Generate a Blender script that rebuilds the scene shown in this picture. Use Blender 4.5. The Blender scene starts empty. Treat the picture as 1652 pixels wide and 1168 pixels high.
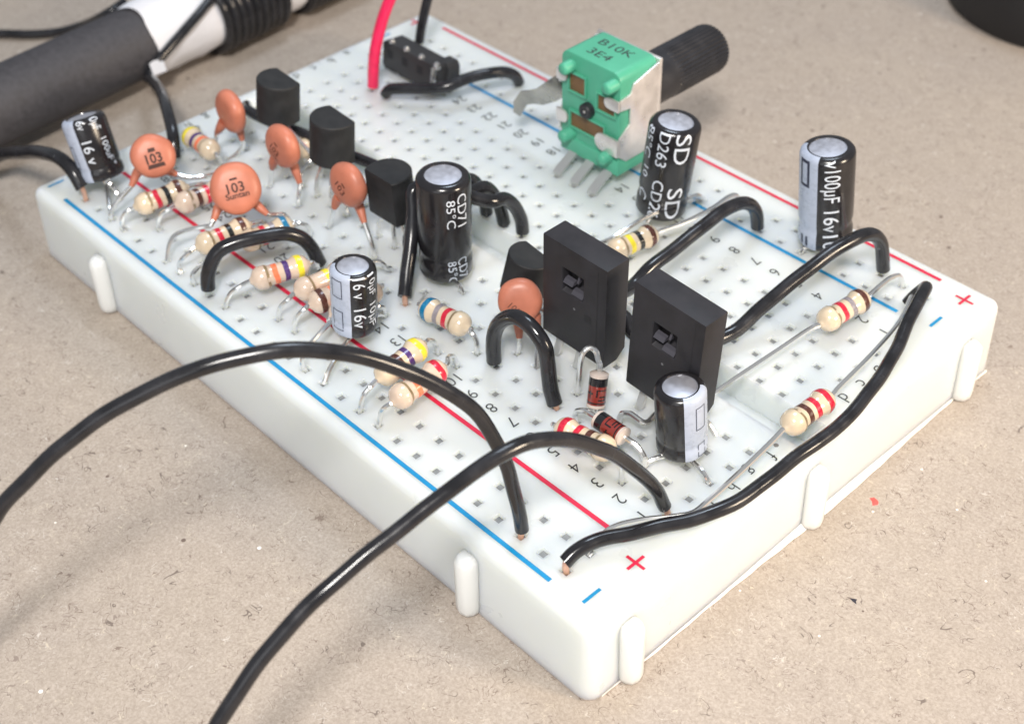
import bpy, bmesh, math, random, json
from mathutils import Vector, Matrix
random.seed(7)
MM = 0.001                                   # everything below is written in millimetres
scene = bpy.context.scene
col = scene.collection

# ------------------------------------------------------------------ camera
CAM = dict(loc=(-48.40790898, 74.82996328, 83.91251215), right=(-0.68895595, -0.72449105, -0.02127013), up=(0.46653913, -0.46573255, 0.75195374), back=(-0.55468995, 0.50813965, 0.65887264))
cam = bpy.data.cameras.new('camera')
cam_ob = bpy.data.objects.new('camera', cam)
col.objects.link(cam_ob)
r, u, b = (Vector(CAM[k]) for k in ('right', 'up', 'back'))
cam_ob.matrix_world = Matrix(((r.x, u.x, b.x, CAM['loc'][0]*MM), (r.y, u.y, b.y, CAM['loc'][1]*MM), (r.z, u.z, b.z, CAM['loc'][2]*MM), (0, 0, 0, 1)))
cam.sensor_fit = 'HORIZONTAL'
cam.sensor_width = 36.0
cam.lens = 36.0*2275.9076/1652.0
cam.clip_start = 0.002
cam.clip_end = 10.0
cam.dof.use_dof = True
cam.dof.focus_distance = 0.116
cam.dof.aperture_fstop = cam.lens/1.0       # about 0.85 mm of pupil, as in a phone
scene.camera = cam_ob

# ------------------------------------------------------------------ world and lamps (an indoor close-up)
world = bpy.data.worlds.new('World')
scene.world = world
world.use_nodes = True
bg = world.node_tree.nodes['Background']
bg.inputs['Color'].default_value = (0.88, 0.93, 1.0, 1)
bg.inputs['Strength'].default_value = 0.33

def area(name, loc, target, size, sizey, watts, color):
    l = bpy.data.lights.new(name, 'AREA')
    l.shape = 'RECTANGLE'; l.size = size*MM; l.size_y = sizey*MM
    l.energy = watts; l.color = color
    o = bpy.data.objects.new(name, l); col.objects.link(o)
    o.location = Vector(loc)*MM
    o.rotation_euler = (Vector(target)-Vector(loc)).to_track_quat('-Z', 'Y').to_euler()
    o['kind'] = 'helper'
    return o
area('desk_lamp', (-101, 150, 244), (22, 4, 0), 44, 44, 0.98, (1.0, 0.96, 0.91))
area('ceiling_lamp', (110, -150, 420), (30, 0, 0), 110, 110, 0.65, (0.74, 0.86, 1.0))
area('side_lamp', (-200, -70, 100), (-10, -10, -8), 60, 60, 0.55, (1.0, 0.82, 0.62))
area('fill_lamp', (-160, 420, 170), (30, 0, 0), 260, 200, 0.24, (0.96, 0.98, 1.0))  # added broad fill, not a real window; brightens the board's two near sides

scene.view_settings.view_transform = 'Standard'
scene.view_settings.look = 'None'
scene.view_settings.exposure = 0.0
scene.view_settings.gamma = 1.0
scene.cycles.max_bounces = 8
scene.cycles.transparent_max_bounces = 8
try:
    scene.cycles.use_denoising = True
    scene.cycles.denoiser = 'OPENIMAGEDENOISE'
except Exception:
    pass

# ------------------------------------------------------------------ materials
def mat(name, color, rough=0.5, metal=0.0, spec=0.5, sss=0.0, sssr=(1, 1, 1), sscale=1.0, coat=0.0, transm=0.0, vary=0.0, vscale=900.0, bump=0.0, bscale=2000.0, alpha=1.0):
    m = bpy.data.materials.new(name); m.use_nodes = True
    nt = m.node_tree; p = nt.nodes['Principled BSDF']
    p.inputs['Base Color'].default_value = (*color, 1)
    p.inputs['Roughness'].default_value = rough
    p.inputs['Metallic'].default_value = metal
    p.inputs['Specular IOR Level'].default_value = spec
    p.inputs['Subsurface Weight'].default_value = sss
    p.inputs['Subsurface Radius'].default_value = sssr
    p.inputs['Subsurface Scale'].default_value = sscale*MM
    p.inputs['Coat Weight'].default_value = coat
    p.inputs['Transmission Weight'].default_value = transm
    if vary or bump:
        tc = nt.nodes.new('ShaderNodeTexCoord')
        n = nt.nodes.new('ShaderNodeTexNoise'); n.inputs['Scale'].default_value = vscale; n.inputs['Detail'].default_value = 4
        nt.links.new(tc.outputs['Object'], n.inputs['Vector'])
        if vary:
            mr = nt.nodes.new('ShaderNodeMapRange')
            mr.inputs['From Min'].default_value = 0.3; mr.inputs['From Max'].default_value = 0.7
            mr.inputs['To Min'].default_value = 1-vary; mr.inputs['To Max'].default_value = 1+vary
            nt.links.new(n.outputs['Fac'], mr.inputs['Value'])
            mx = nt.nodes.new('ShaderNodeVectorMath'); mx.operation = 'SCALE'
            mx.inputs[0].default_value = color
            nt.links.new(mr.outputs['Result'], mx.inputs['Scale'])
            nt.links.new(mx.outputs['Vector'], p.inputs['Base Color'])
            mr2 = nt.nodes.new('ShaderNodeMapRange')
            mr2.inputs['From Min'].default_value = 0.3; mr2.inputs['From Max'].default_value = 0.7
            mr2.inputs['To Min'].default_value = max(0.02, rough-0.08); mr2.inputs['To Max'].default_value = min(1, rough+0.1)
            nt.links.new(n.outputs['Fac'], mr2.inputs['Value'])
            nt.links.new(mr2.outputs['Result'], p.inputs['Roughness'])
        if bump:
            n2 = nt.nodes.new('ShaderNodeTexNoise'); n2.inputs['Scale'].default_value = bscale; n2.inputs['Detail'].default_value = 3
            nt.links.new(tc.outputs['Object'], n2.inputs['Vector'])
            bp = nt.nodes.new('ShaderNodeBump'); bp.inputs['Strength'].default_value = bump; bp.inputs['Distance'].default_value = 0.05*MM
            nt.links.new(n2.outputs['Fac'], bp.inputs['Height'])
            nt.links.new(bp.outputs['Normal'], p.inputs['Normal'])
    return m

M = {}
M['plastic'] = mat('milky_plastic', (0.685, 0.725, 0.725), rough=0.34, sss=1.0, sssr=(1.1, 1.05, 0.85), sscale=3.4, vary=0.012, vscale=250, bump=0.06, bscale=1500)
M['lug'] = mat('milky_plastic_lug', (0.78, 0.80, 0.78), rough=0.3, sss=1.0, sscale=2.6)
M['clip'] = mat('contact_metal', (0.23, 0.235, 0.235), rough=0.45, metal=0.2, vary=0.3, vscale=1500)
M['tape'] = mat('backing_paper', (0.92, 0.90, 0.84), rough=0.7, vary=0.03, vscale=300)
M['ink'] = mat('black_ink', (0.03, 0.032, 0.036), rough=0.6)
M['blue_ink'] = mat('blue_ink', (0.0, 0.235, 0.50), rough=0.5, vary=0.12, vscale=3000)
M['red_ink'] = mat('red_ink', (0.60, 0.012, 0.055), rough=0.5, vary=0.12, vscale=3000)
M['pvc'] = mat('black_insulation', (0.017, 0.017, 0.020), rough=0.19, spec=0.5, vary=0.35, vscale=600, bump=0.10, bscale=700)
M['redpvc'] = mat('red_insulation', (0.80, 0.02, 0.10), rough=0.35, vary=0.1, vscale=900, bump=0.08)
M['copper'] = mat('copper', (0.74, 0.45, 0.34), rough=0.35, metal=0.75)
M['tin'] = mat('tinned_lead', (0.80, 0.80, 0.79), rough=0.20, metal=0.90)
M['lug_metal'] = mat('dull_nickel', (0.42, 0.41, 0.38), rough=0.25, metal=0.9, vary=0.2, vscale=500)
M['tape_clear'] = mat('shiny_tape', (0.55, 0.57, 0.62), rough=0.15, spec=0.6)
M['nickel'] = mat('nickel_sheet', (0.78, 0.74, 0.72), rough=0.34, metal=0.75, vary=0.10, vscale=700, bump=0.05)
M['tan'] = mat('resistor_lacquer', (0.65, 0.53, 0.385), rough=0.18, spec=0.6, sss=0.2, sscale=0.5, coat=0.7, vary=0.08, vscale=900)
M['pinktan'] = mat('resistor_lacquer_pink', (0.64, 0.50, 0.395), rough=0.16, spec=0.6, sss=0.2, sscale=0.5, coat=0.7, vary=0.06, vscale=900)
BAND = dict(black=(0.012, 0.013, 0.013), brown=(0.085, 0.03, 0.022), red=(0.55, 0.018, 0.045), orange=(0.85, 0.20, 0.09), yellow=(0.80, 0.66, 0.04), blue=(0.012, 0.17, 0.33),
            violet=(0.075, 0.035, 0.16), grey=(0.26, 0.23, 0.25), green=(0.02, 0.06, 0.04))
for k, c in BAND.items():
    M['band_'+k] = mat('band_'+k, c, rough=0.25, spec=0.55, coat=0.3, vary=0.08, vscale=2500)
M['band_gold'] = mat('band_gold', (0.34, 0.25, 0.14), rough=0.4, metal=0.4, coat=0.3, vary=0.15, vscale=2500)
M['sleeve'] = mat('capacitor_sleeve', (0.014, 0.013, 0.015), rough=0.2, spec=0.6, vary=0.2, vscale=500, bump=0.04, bscale=600)
M['alu'] = mat('capacitor_can', (0.60, 0.61, 0.68), rough=0.42, metal=0.75, vary=0.05, vscale=1800, bump=0.06)
M['stripe'] = mat('sleeve_grey_stripe', (0.42, 0.47, 0.58), rough=0.3, spec=0.5, vary=0.06, vscale=1500)
M['print'] = mat('sleeve_print', (0.62, 0.67, 0.75), rough=0.35)
M['stripe_line'] = mat('stripe_outline', (0.035, 0.04, 0.07), rough=0.4)
M['disc'] = mat('ceramic_coating', (0.50, 0.17, 0.105), rough=0.40, spec=0.45, vary=0.16, vscale=420, bump=0.45, bscale=900)
M['disc_ink'] = mat('disc_ink', (0.055, 0.02, 0.015), rough=0.7)
M['epoxy'] = mat('black_epoxy', (0.019, 0.0195, 0.021), rough=0.62, spec=0.4, vary=0.25, vscale=900, bump=0.15, bscale=1800)
M['epoxy2'] = mat('black_epoxy_power', (0.021, 0.020, 0.024), rough=0.55, spec=0.4, vary=0.4, vscale=420, bump=0.25, bscale=1200)
M['ledge_highlight'] = mat('epoxy_highlight', (0.055, 0.053, 0.066), rough=0.5)  # paler epoxy: the bright edges of the recess ledges, highlight put into the colour
M['glass_red'] = mat('diode_glass', (0.24, 0.03, 0.022), rough=0.08, spec=0.6, coat=0.8, vary=0.2, vscale=900)
M['glass_clear'] = mat('diode_glass_end', (0.62, 0.52, 0.46), rough=0.1, spec=0.6, coat=0.7)
M['diode_black'] = mat('diode_band', (0.012, 0.012, 0.014), rough=0.15, spec=0.6, coat=0.5)
M['green'] = mat('green_plastic', (0.085, 0.40, 0.26), rough=0.42, spec=0.45, sss=0.15, sscale=0.8, vary=0.06, vscale=400, bump=0.05)
M['wafer'] = mat('brown_wafer', (0.16, 0.085, 0.035), rough=0.5, vary=0.2, vscale=900)
M['knob'] = mat('black_knob', (0.022, 0.022, 0.026), rough=0.42, spec=0.45, vary=0.2, vscale=600, bump=0.08)
M['header'] = mat('black_header', (0.028, 0.028, 0.03), rough=0.5, vary=0.2, vscale=900)
M['ferrite'] = mat('ferrite', (0.052, 0.050, 0.056), rough=0.6, spec=0.35, vary=0.22, vscale=1600, bump=0.15, bscale=2500)
M['paper'] = mat('white_paper', (0.72, 0.72, 0.76), rough=0.7, vary=0.05, vscale=160, bump=0.9, bscale=420)
M['rubber'] = mat('black_rubber', (0.010, 0.010, 0.012), rough=0.6)
M['fleck'] = mat('red_fleck', (0.75, 0.10, 0.09), rough=0.6)
M['fleck_dark'] = mat('dark_fleck', (0.03, 0.028, 0.04), rough=0.6)
M['lead_dull'] = mat('flat_pin', (0.60, 0.61, 0.61), rough=0.4, metal=0.7)

def dust(m, scale=700.0, thr=0.90, rad=0.10, colr=(0.16, 0.16, 0.17)):
    """a few pale dust specks and scuffs on a dark moulded surface"""
    nt = m.node_tree; N = nt.nodes; p = N['Principled BSDF']; tc = N.new('ShaderNodeTexCoord')
    v = N.new('ShaderNodeTexVoronoi'); v.inputs['Scale'].default_value = scale; nt.links.new(tc.outputs['Object'], v.inputs['Vector'])
    lt = N.new('ShaderNodeMath'); lt.operation = 'LESS_THAN'; lt.inputs[1].default_value = rad; nt.links.new(v.outputs['Distance'], lt.inputs[0])
    sp = N.new('ShaderNodeSeparateColor'); nt.links.new(v.outputs['Color'], sp.inputs[0])
    gt = N.new('ShaderNodeMath'); gt.operation = 'GREATER_THAN'; gt.inputs[1].default_value = thr; nt.links.new(sp.outputs[0], gt.inputs[0])
    mu = N.new('ShaderNodeMath'); mu.operation = 'MULTIPLY'; nt.links.new(lt.outputs[0], mu.inputs[0]); nt.links.new(gt.outputs[0], mu.inputs[1])
    x = N.new('ShaderNodeMix'); x.data_type = 'RGBA'; x.inputs[7].default_value = (*colr, 1); nt.links.new(mu.outputs[0], x.inputs[0])
    src = p.inputs['Base Color'].links[0].from_socket if p.inputs['Base Color'].is_linked else None
    if src: nt.links.new(src, x.inputs[6])
    else: x.inputs[6].default_value = p.inputs['Base Color'].default_value
    nt.links.new(x.outputs[2], p.inputs['Base Color'])
dust(M['epoxy2'], 620, .88, .13); dust(M['epoxy'], 900, .93, .12); dust(M['pvc'], 800, .95, .12, (0.10, 0.10, 0.11)); dust(M['knob'], 900, .94, .12)
dust(M['plastic'], 260, .975, .06, (0.25, 0.23, 0.21))

def table_material():
    m = bpy.data.materials.new('fibreboard'); m.use_nodes = True
    nt = m.node_tree; N = nt.nodes; K = nt.links; p = N['Principled BSDF']
    tc = N.new('ShaderNodeTexCoord')
    def noise(scale, detail=4, dist=0.0, rough=0.55):
        n = N.new('ShaderNodeTexNoise'); n.inputs['Scale'].default_value = scale; n.inputs['Detail'].default_value = detail
        n.inputs['Distortion'].default_value = dist; n.inputs['Roughness'].default_value = rough
        K.new(tc.outputs['Object'], n.inputs['Vector']); return n
    def ramp(src, pts):
        r = N.new('ShaderNodeValToRGB'); e = r.color_ramp.elements
        while len(e) < len(pts): e.new(0.5)
        for i, (pos, c) in enumerate(pts):
            e[i].position = pos; e[i].color = (*c, 1) if len(c) == 3 else c
        K.new(src, r.inputs['Fac']); return r
    def mix(a, b, f, mode='MIX'):
        x = N.new('ShaderNodeMix'); x.data_type = 'RGBA'; x.blend_type = mode
        for s, v in ((6, a), (7, b)):
            if isinstance(v, tuple): x.inputs[s].default_value = (*v, 1)
            else: K.new(v, x.inputs[s])
        if isinstance(f, float): x.inputs[0].default_value = f
        else: K.new(f, x.inputs[0])
        return x.outputs[2]
    grain = noise(3600, 6, 0.5, 0.75)
    c1 = ramp(grain.outputs['Fac'], [(0.26, (0.285, 0.240, 0.201)), (0.5, (0.402, 0.345, 0.296)), (0.74, (0.52, 0.455, 0.400))])
    big = noise(60, 3)
    c2 = ramp(big.outputs['Fac'], [(0.3, (0.965, 0.965, 0.975)), (0.7, (1.03, 1.025, 1.01))])
    base = mix(c1.outputs['Color'], c2.outputs['Color'], 1.0, 'MULTIPLY')
    mid = noise(800, 4, 1.2)
    c3 = ramp(mid.outputs['Fac'], [(0.35, (0.95, 0.945, 0.935)), (0.65, (1.04, 1.04, 1.04))])
    base = mix(base, c3.outputs['Color'], 1.0, 'MULTIPLY')
    # fibres: thin contour lines of a noise, kept only in patches
    for sc, w, patch, lo, hi, colr in ((430, 0.007, 420, 0.60, 0.64, (0.17, 0.135, 0.115)), (760, 0.010, 520, 0.585, 0.62, (0.22, 0.17, 0.14)), (1000, 0.012, 640, 0.57, 0.61, (0.26, 0.21, 0.18)), (900, 0.008, 560, 0.61, 0.66, (0.60, 0.55, 0.50)), (1200, 0.012, 700, 0.60, 0.65, (0.56, 0.49, 0.40))):
        f = noise(sc, 1.5, 1.2)
        sub = N.new('ShaderNodeMath'); sub.operation = 'SUBTRACT'; sub.inputs[1].default_value = 0.5; K.new(f.outputs['Fac'], sub.inputs[0])
        ab = N.new('ShaderNodeMath'); ab.operation = 'ABSOLUTE'; K.new(sub.outputs[0], ab.inputs[0])
        lt = N.new('ShaderNodeMath'); lt.operation = 'LESS_THAN'; lt.inputs[1].default_value = w; K.new(ab.outputs[0], lt.inputs[0])
        pn = noise(patch, 1)
        pr = ramp(pn.outputs['Fac'], [(lo, (0, 0, 0)), (hi, (1, 1, 1))])
        mu = N.new('ShaderNodeMath'); mu.operation = 'MULTIPLY'; K.new(lt.outputs[0], mu.inputs[0]); K.new(pr.outputs['Color'], mu.inputs[1])
        mm = N.new('ShaderNodeMath'); mm.operation = 'MULTIPLY'; mm.inputs[1].default_value = 0.9; K.new(mu.outputs[0], mm.inputs[0])
        base = mix(base, colr, mm.outputs[0])
    # specks: few voronoi cells, dark and light
    for sc, rad, thr, colr in ((260, 0.07, 0.95, (0.05, 0.045, 0.05)), (330, 0.06, 0.95, (0.90, 0.87, 0.84)), (520, 0.12, 0.955, (0.16, 0.12, 0.10)), (800, 0.10, 0.965, (0.80, 0.75, 0.68))):
        v = N.new('ShaderNodeTexVoronoi'); v.inputs['Scale'].default_value = sc; K.new(tc.outputs['Object'], v.inputs['Vector'])
        lt = N.new('ShaderNodeMath'); lt.operation = 'LESS_THAN'; lt.inputs[1].default_value = rad; K.new(v.outputs['Distance'], lt.inputs[0])
        sp = N.new('ShaderNodeSeparateColor'); K.new(v.outputs['Color'], sp.inputs[0])
        gt = N.new('ShaderNodeMath'); gt.operation = 'GREATER_THAN'; gt.inputs[1].default_value = thr; K.new(sp.outputs[0], gt.inputs[0])
        mu = N.new('ShaderNodeMath'); mu.operation = 'MULTIPLY'; K.new(lt.outputs[0], mu.inputs[0]); K.new(gt.outputs[0], mu.inputs[1])
        base = mix(base, colr, mu.outputs[0])
    K.new(base, p.inputs['Base Color'])
    p.inputs['Roughness'].default_value = 0.62
    p.inputs['Specular IOR Level'].default_value = 0.3
    bp = N.new('ShaderNodeBump'); bp.inputs['Strength'].default_value = 0.25; bp.inputs['Distance'].default_value = 0.06*MM
    K.new(grain.outputs['Fac'], bp.inputs['Height']); K.new(bp.outputs['Normal'], p.inputs['Normal'])
    return m
M['table'] = table_material()

# ------------------------------------------------------------------ mesh helpers (millimetres in, metres out)
class MB:
    def __init__(self): self.v = []; self.f = []
    def add(self, vs, fs):
        n = len(self.v); self.v += [Vector(p) for p in vs]; self.f += [tuple(i+n for i in f) for f in fs]; return self
    def box(self, lo, hi):
        (a, b, c), (d, e, f) = lo, hi
        return self.add([(a,b,c),(d,b,c),(d,e,c),(a,e,c),(a,b,f),(d,b,f),(d,e,f),(a,e,f)], [(0,3,2,1),(4,5,6,7),(0,1,5,4),(1,2,6,5),(2,3,7,6),(3,0,4,7)])
    def tube(self, pts, r, seg=10, smooth=True, sub=4, cap=True):
        pts = [Vector(p) for p in pts]
        if smooth and len(pts) > 2: pts = spline(pts, sub)
        rr = r if isinstance(r, (list, tuple)) else None
        T = [(pts[min(i+1, len(pts)-1)]-pts[max(i-1, 0)]).normalized() for i in range(len(pts))]
        up = Vector((0, 0, 1)) if abs(T[0].z) < 0.9 else Vector((1, 0, 0))
        nrm = (up-T[0]*up.dot(T[0])).normalized(); vs = []
        for i, p in enumerate(pts):
            nrm = (nrm-T[i]*nrm.dot(T[i])).normalized(); bi = T[i].cross(nrm)
            k = (rr[0]+(rr[1]-rr[0])*i/(len(pts)-1)) if rr else r
            vs += [p+(nrm*math.cos(a)+bi*math.sin(a))*k for a in (2*math.pi*j/seg for j in range(seg))]
        fs = [(i*seg+j, i*seg+(j+1) % seg, (i+1)*seg+(j+1) % seg, (i+1)*seg+j) for i in range(len(pts)-1) for j in range(seg)]
        if cap: fs += [tuple(range(seg-1, -1, -1)), tuple((len(pts)-1)*seg+j for j in range(seg))]
        return self.add(vs, fs)
    def lathe(self, base, axis, prof, seg=32, a0=None, a1=None, ref=None):
        """profile of (distance along the axis, radius); a0..a1 limits the turn (radians from ref)"""
        base = Vector(base); ax = Vector(axis).normalized()
        e1 = perp(ax, ref); e2 = ax.cross(e1)
        full = a0 is None; a0, a1 = (0, 2*math.pi) if full else (a0, a1)
        n = seg if full else seg+1; vs = []
        for t, r in prof:
            for j in range(n):
                a = a0+(a1-a0)*j/seg; vs.append(base+ax*t+(e1*math.cos(a)+e2*math.sin(a))*r)
        fs = []
        for i in range(len(prof)-1):
            for j in range(seg):
                k = (j+1) % n if full else j+1
                fs.append((i*n+j, i*n+k, (i+1)*n+k, (i+1)*n+j))
        if full:
            if prof[0][1] > 1e-6: fs.append(tuple(range(n-1, -1, -1)))
            if prof[-1][1] > 1e-6: fs.append(tuple((len(prof)-1)*n+j for j in range(n)))
        return self.add(vs, fs)
    def prism(self, poly, o, ex, ey, ez, depth):
        o, ex, ey, ez = (Vector(q) for q in (o, ex, ey, ez)); n = len(poly)
        vs = [o+ex*x+ey*y for x, y in poly]+[o+ex*x+ey*y+ez*depth for x, y in poly]
        return self.add(vs, [tuple(range(n-1, -1, -1)), tuple(range(n, 2*n))]+[(i, (i+1) % n, n+(i+1) % n, n+i) for i in range(n)])
    def build(self, name, m, parent=None, smooth=True, angle=35, bevel=0.0, label=None, recalc=True):
        org = Vector(parent['_o']) if parent is not None else Vector((0, 0, 0))
        me = bpy.data.meshes.new(name)
        me.from_pydata([tuple((p-org)*MM) for p in self.v], [], self.f)
        bm = bmesh.new(); bm.from_mesh(me)
        bmesh.ops.remove_doubles(bm, verts=bm.verts, dist=1e-7)
        if recalc: bmesh.ops.recalc_face_normals(bm, faces=bm.faces)
        if bevel:
            ed = [e for e in bm.edges if len(e.link_faces) == 2 and e.calc_face_angle(0) > math.radians(30)]
            bmesh.ops.bevel(bm, geom=ed, offset=bevel*MM, segments=2, affect='EDGES', profile=0.6, clamp_overlap=True)
        bm.to_mesh(me); bm.free()
        if smooth:
            me.polygons.foreach_set('use_smooth', [True]*len(me.polygons))
            me.set_sharp_from_angle(angle=math.radians(angle))
        me.materials.append(m)
        return link(name, me, parent, label)

def perp(ax, ref=None):
    ref = Vector(ref) if ref is not None else (Vector((0, 0, 1)) if abs(ax.z) < 0.9 else Vector((1, 0, 0)))
    return (ref-ax*ref.dot(ax)).normalized()

def spline(p, sub=4):
    out = []
    for i in range(len(p)-1):
        a = p[i-1] if i else p[0]*2-p[1]
        d = p[i+2] if i+2 < len(p) else p[-1]*2-p[-2]
        b, c = p[i], p[i+1]
        # centripetal Catmull-Rom
        t1 = max((b-a).length, 1e-4)**0.5; t2 = t1+max((c-b).length, 1e-4)**0.5; t3 = t2+max((d-c).length, 1e-4)**0.5
        for k in range(sub):
            t = t1+(t2-t1)*k/sub
            A1 = a*((t1-t)/t1)+b*(t/t1); A2 = b*((t2-t)/(t2-t1))+c*((t-t1)/(t2-t1)); A3 = c*((t3-t)/(t3-t2))+d*((t-t2)/(t3-t2))
            B1 = A1*((t2-t)/t2)+A2*(t/t2); B2 = A2*((t3-t)/(t3-t1))+A3*((t-t1)/(t3-t1))
            out.append(B1*((t2-t)/(t2-t1))+B2*((t-t1)/(t2-t1)))
    out.append(p[-1].copy()); return out

def link(name, me, parent=None, label=None):
    o = bpy.data.objects.new(name, me); col.objects.link(o)
    if parent is not None: o.parent = parent
    o['_o'] = parent['_o'] if parent is not None else (0.0, 0.0, 0.0)
    if label: o['label'] = label
    return o

def thing(name, loc, label, cat, group=None):
    o = bpy.data.objects.new(name, None); col.objects.link(o)
    o.location = Vector(loc)*MM; o.empty_display_size = 0.002; o['_o'] = tuple(float(x) for x in loc)
    o['label'] = label; o['category'] = cat
    if group: o['group'] = group
    return o

# ------------------------------------------------------------------ printed writing as thin flat geometry
_glyphs = {}
def glyphs(s, thin=0.0):
    """flat triangulated outline of a string, cap height 1, as (verts2d, faces, width)"""
    key = (s, thin)
    if key not in _glyphs:
        cu = bpy.data.curves.new('glyphs', 'FONT'); cu.body = s; cu.size = 1.0; cu.resolution_u = 3; cu.offset = thin
        o = bpy.data.objects.new('glyphs', cu); col.objects.link(o)
        dg = bpy.context.evaluated_depsgraph_get(); dg.update()
        me = bpy.data.meshes.new_from_object(o.evaluated_get(dg))
        vs = [(v.co.x/0.70, v.co.y/0.70) for v in me.vertices]; fs = [tuple(p.vertices) for p in me.polygons]
        col.objects.unlink(o); bpy.data.objects.remove(o); bpy.data.curves.remove(cu); bpy.data.meshes.remove(me)
        x0 = min(v[0] for v in vs); x1 = max(v[0] for v in vs)
        _glyphs[key] = ([(x-x0, y) for x, y in vs], fs, x1-x0)
    return _glyphs[key]

def write_flat(mb, s, o, ex, ey, h, thin=0.0, center=True, stretch=1.0, lift=None, ez=None, thick=0.0):
    vs, fs, w = glyphs(s, thin)
    o, ex, ey = Vector(o), Vector(ex), Vector(ey)
    dx = w/2 if center else 0; dy = 0.5 if center else 0
    mb.add([o+ex*((x-dx)*h*stretch)+ey*((y-dy)*h) for x, y in vs], fs)

def write_round(mb, s, base, ax, ref, radius, theta, start, h, stretch=1.0, thin=0.0, bars=None):
    """wraps a string round a cylinder; it runs down the axis from 'start' mm along ax, letter tops towards growing theta"""
    ax = Vector(ax).normalized(); e1 = perp(ax, ref); e2 = ax.cross(e1)
    if bars is None:
        vs, fs, w = glyphs(s, thin)
        bm = bmesh.new(); bv = [bm.verts.new((x*h*stretch, (y-0.5)*h, 0)) for x, y in vs]
        for f in fs:
            try: bm.faces.new([bv[i] for i in f])
            except ValueError: pass
    else:
        bm = bmesh.new()
        for x0, y0, x1, y1 in bars:
            n = max(2, int((y1-y0)/0.25)+1)
            for k in range(n-1):
                ya = y0+(y1-y0)*k/(n-1); yb = y0+(y1-y0)*(k+1)/(n-1)
                q = [bm.verts.new(c+(0,)) for c in ((x0, ya), (x1, ya), (x1, yb), (x0, yb))]; bm.faces.new(q)
    if bars is None:
        y = -0.5*h+0.22
        while y < 0.5*h:
            bmesh.ops.bisect_plane(bm, geom=bm.verts[:]+bm.edges[:]+bm.faces[:], plane_co=(0, y, 0), plane_no=(0, 1, 0)); y += 0.22
    bm.verts.index_update(); out = []
    for v in bm.verts:
        rad = radius(start+v.co.x) if callable(radius) else radius
        a = theta+v.co.y/rad
        out.append(Vector(base)+ax*(start+v.co.x)+(e1*math.cos(a)+e2*math.sin(a))*rad)
    mb.add(out, [tuple(v.index for v in f.verts) for f in bm.faces]); bm.free()

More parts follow.
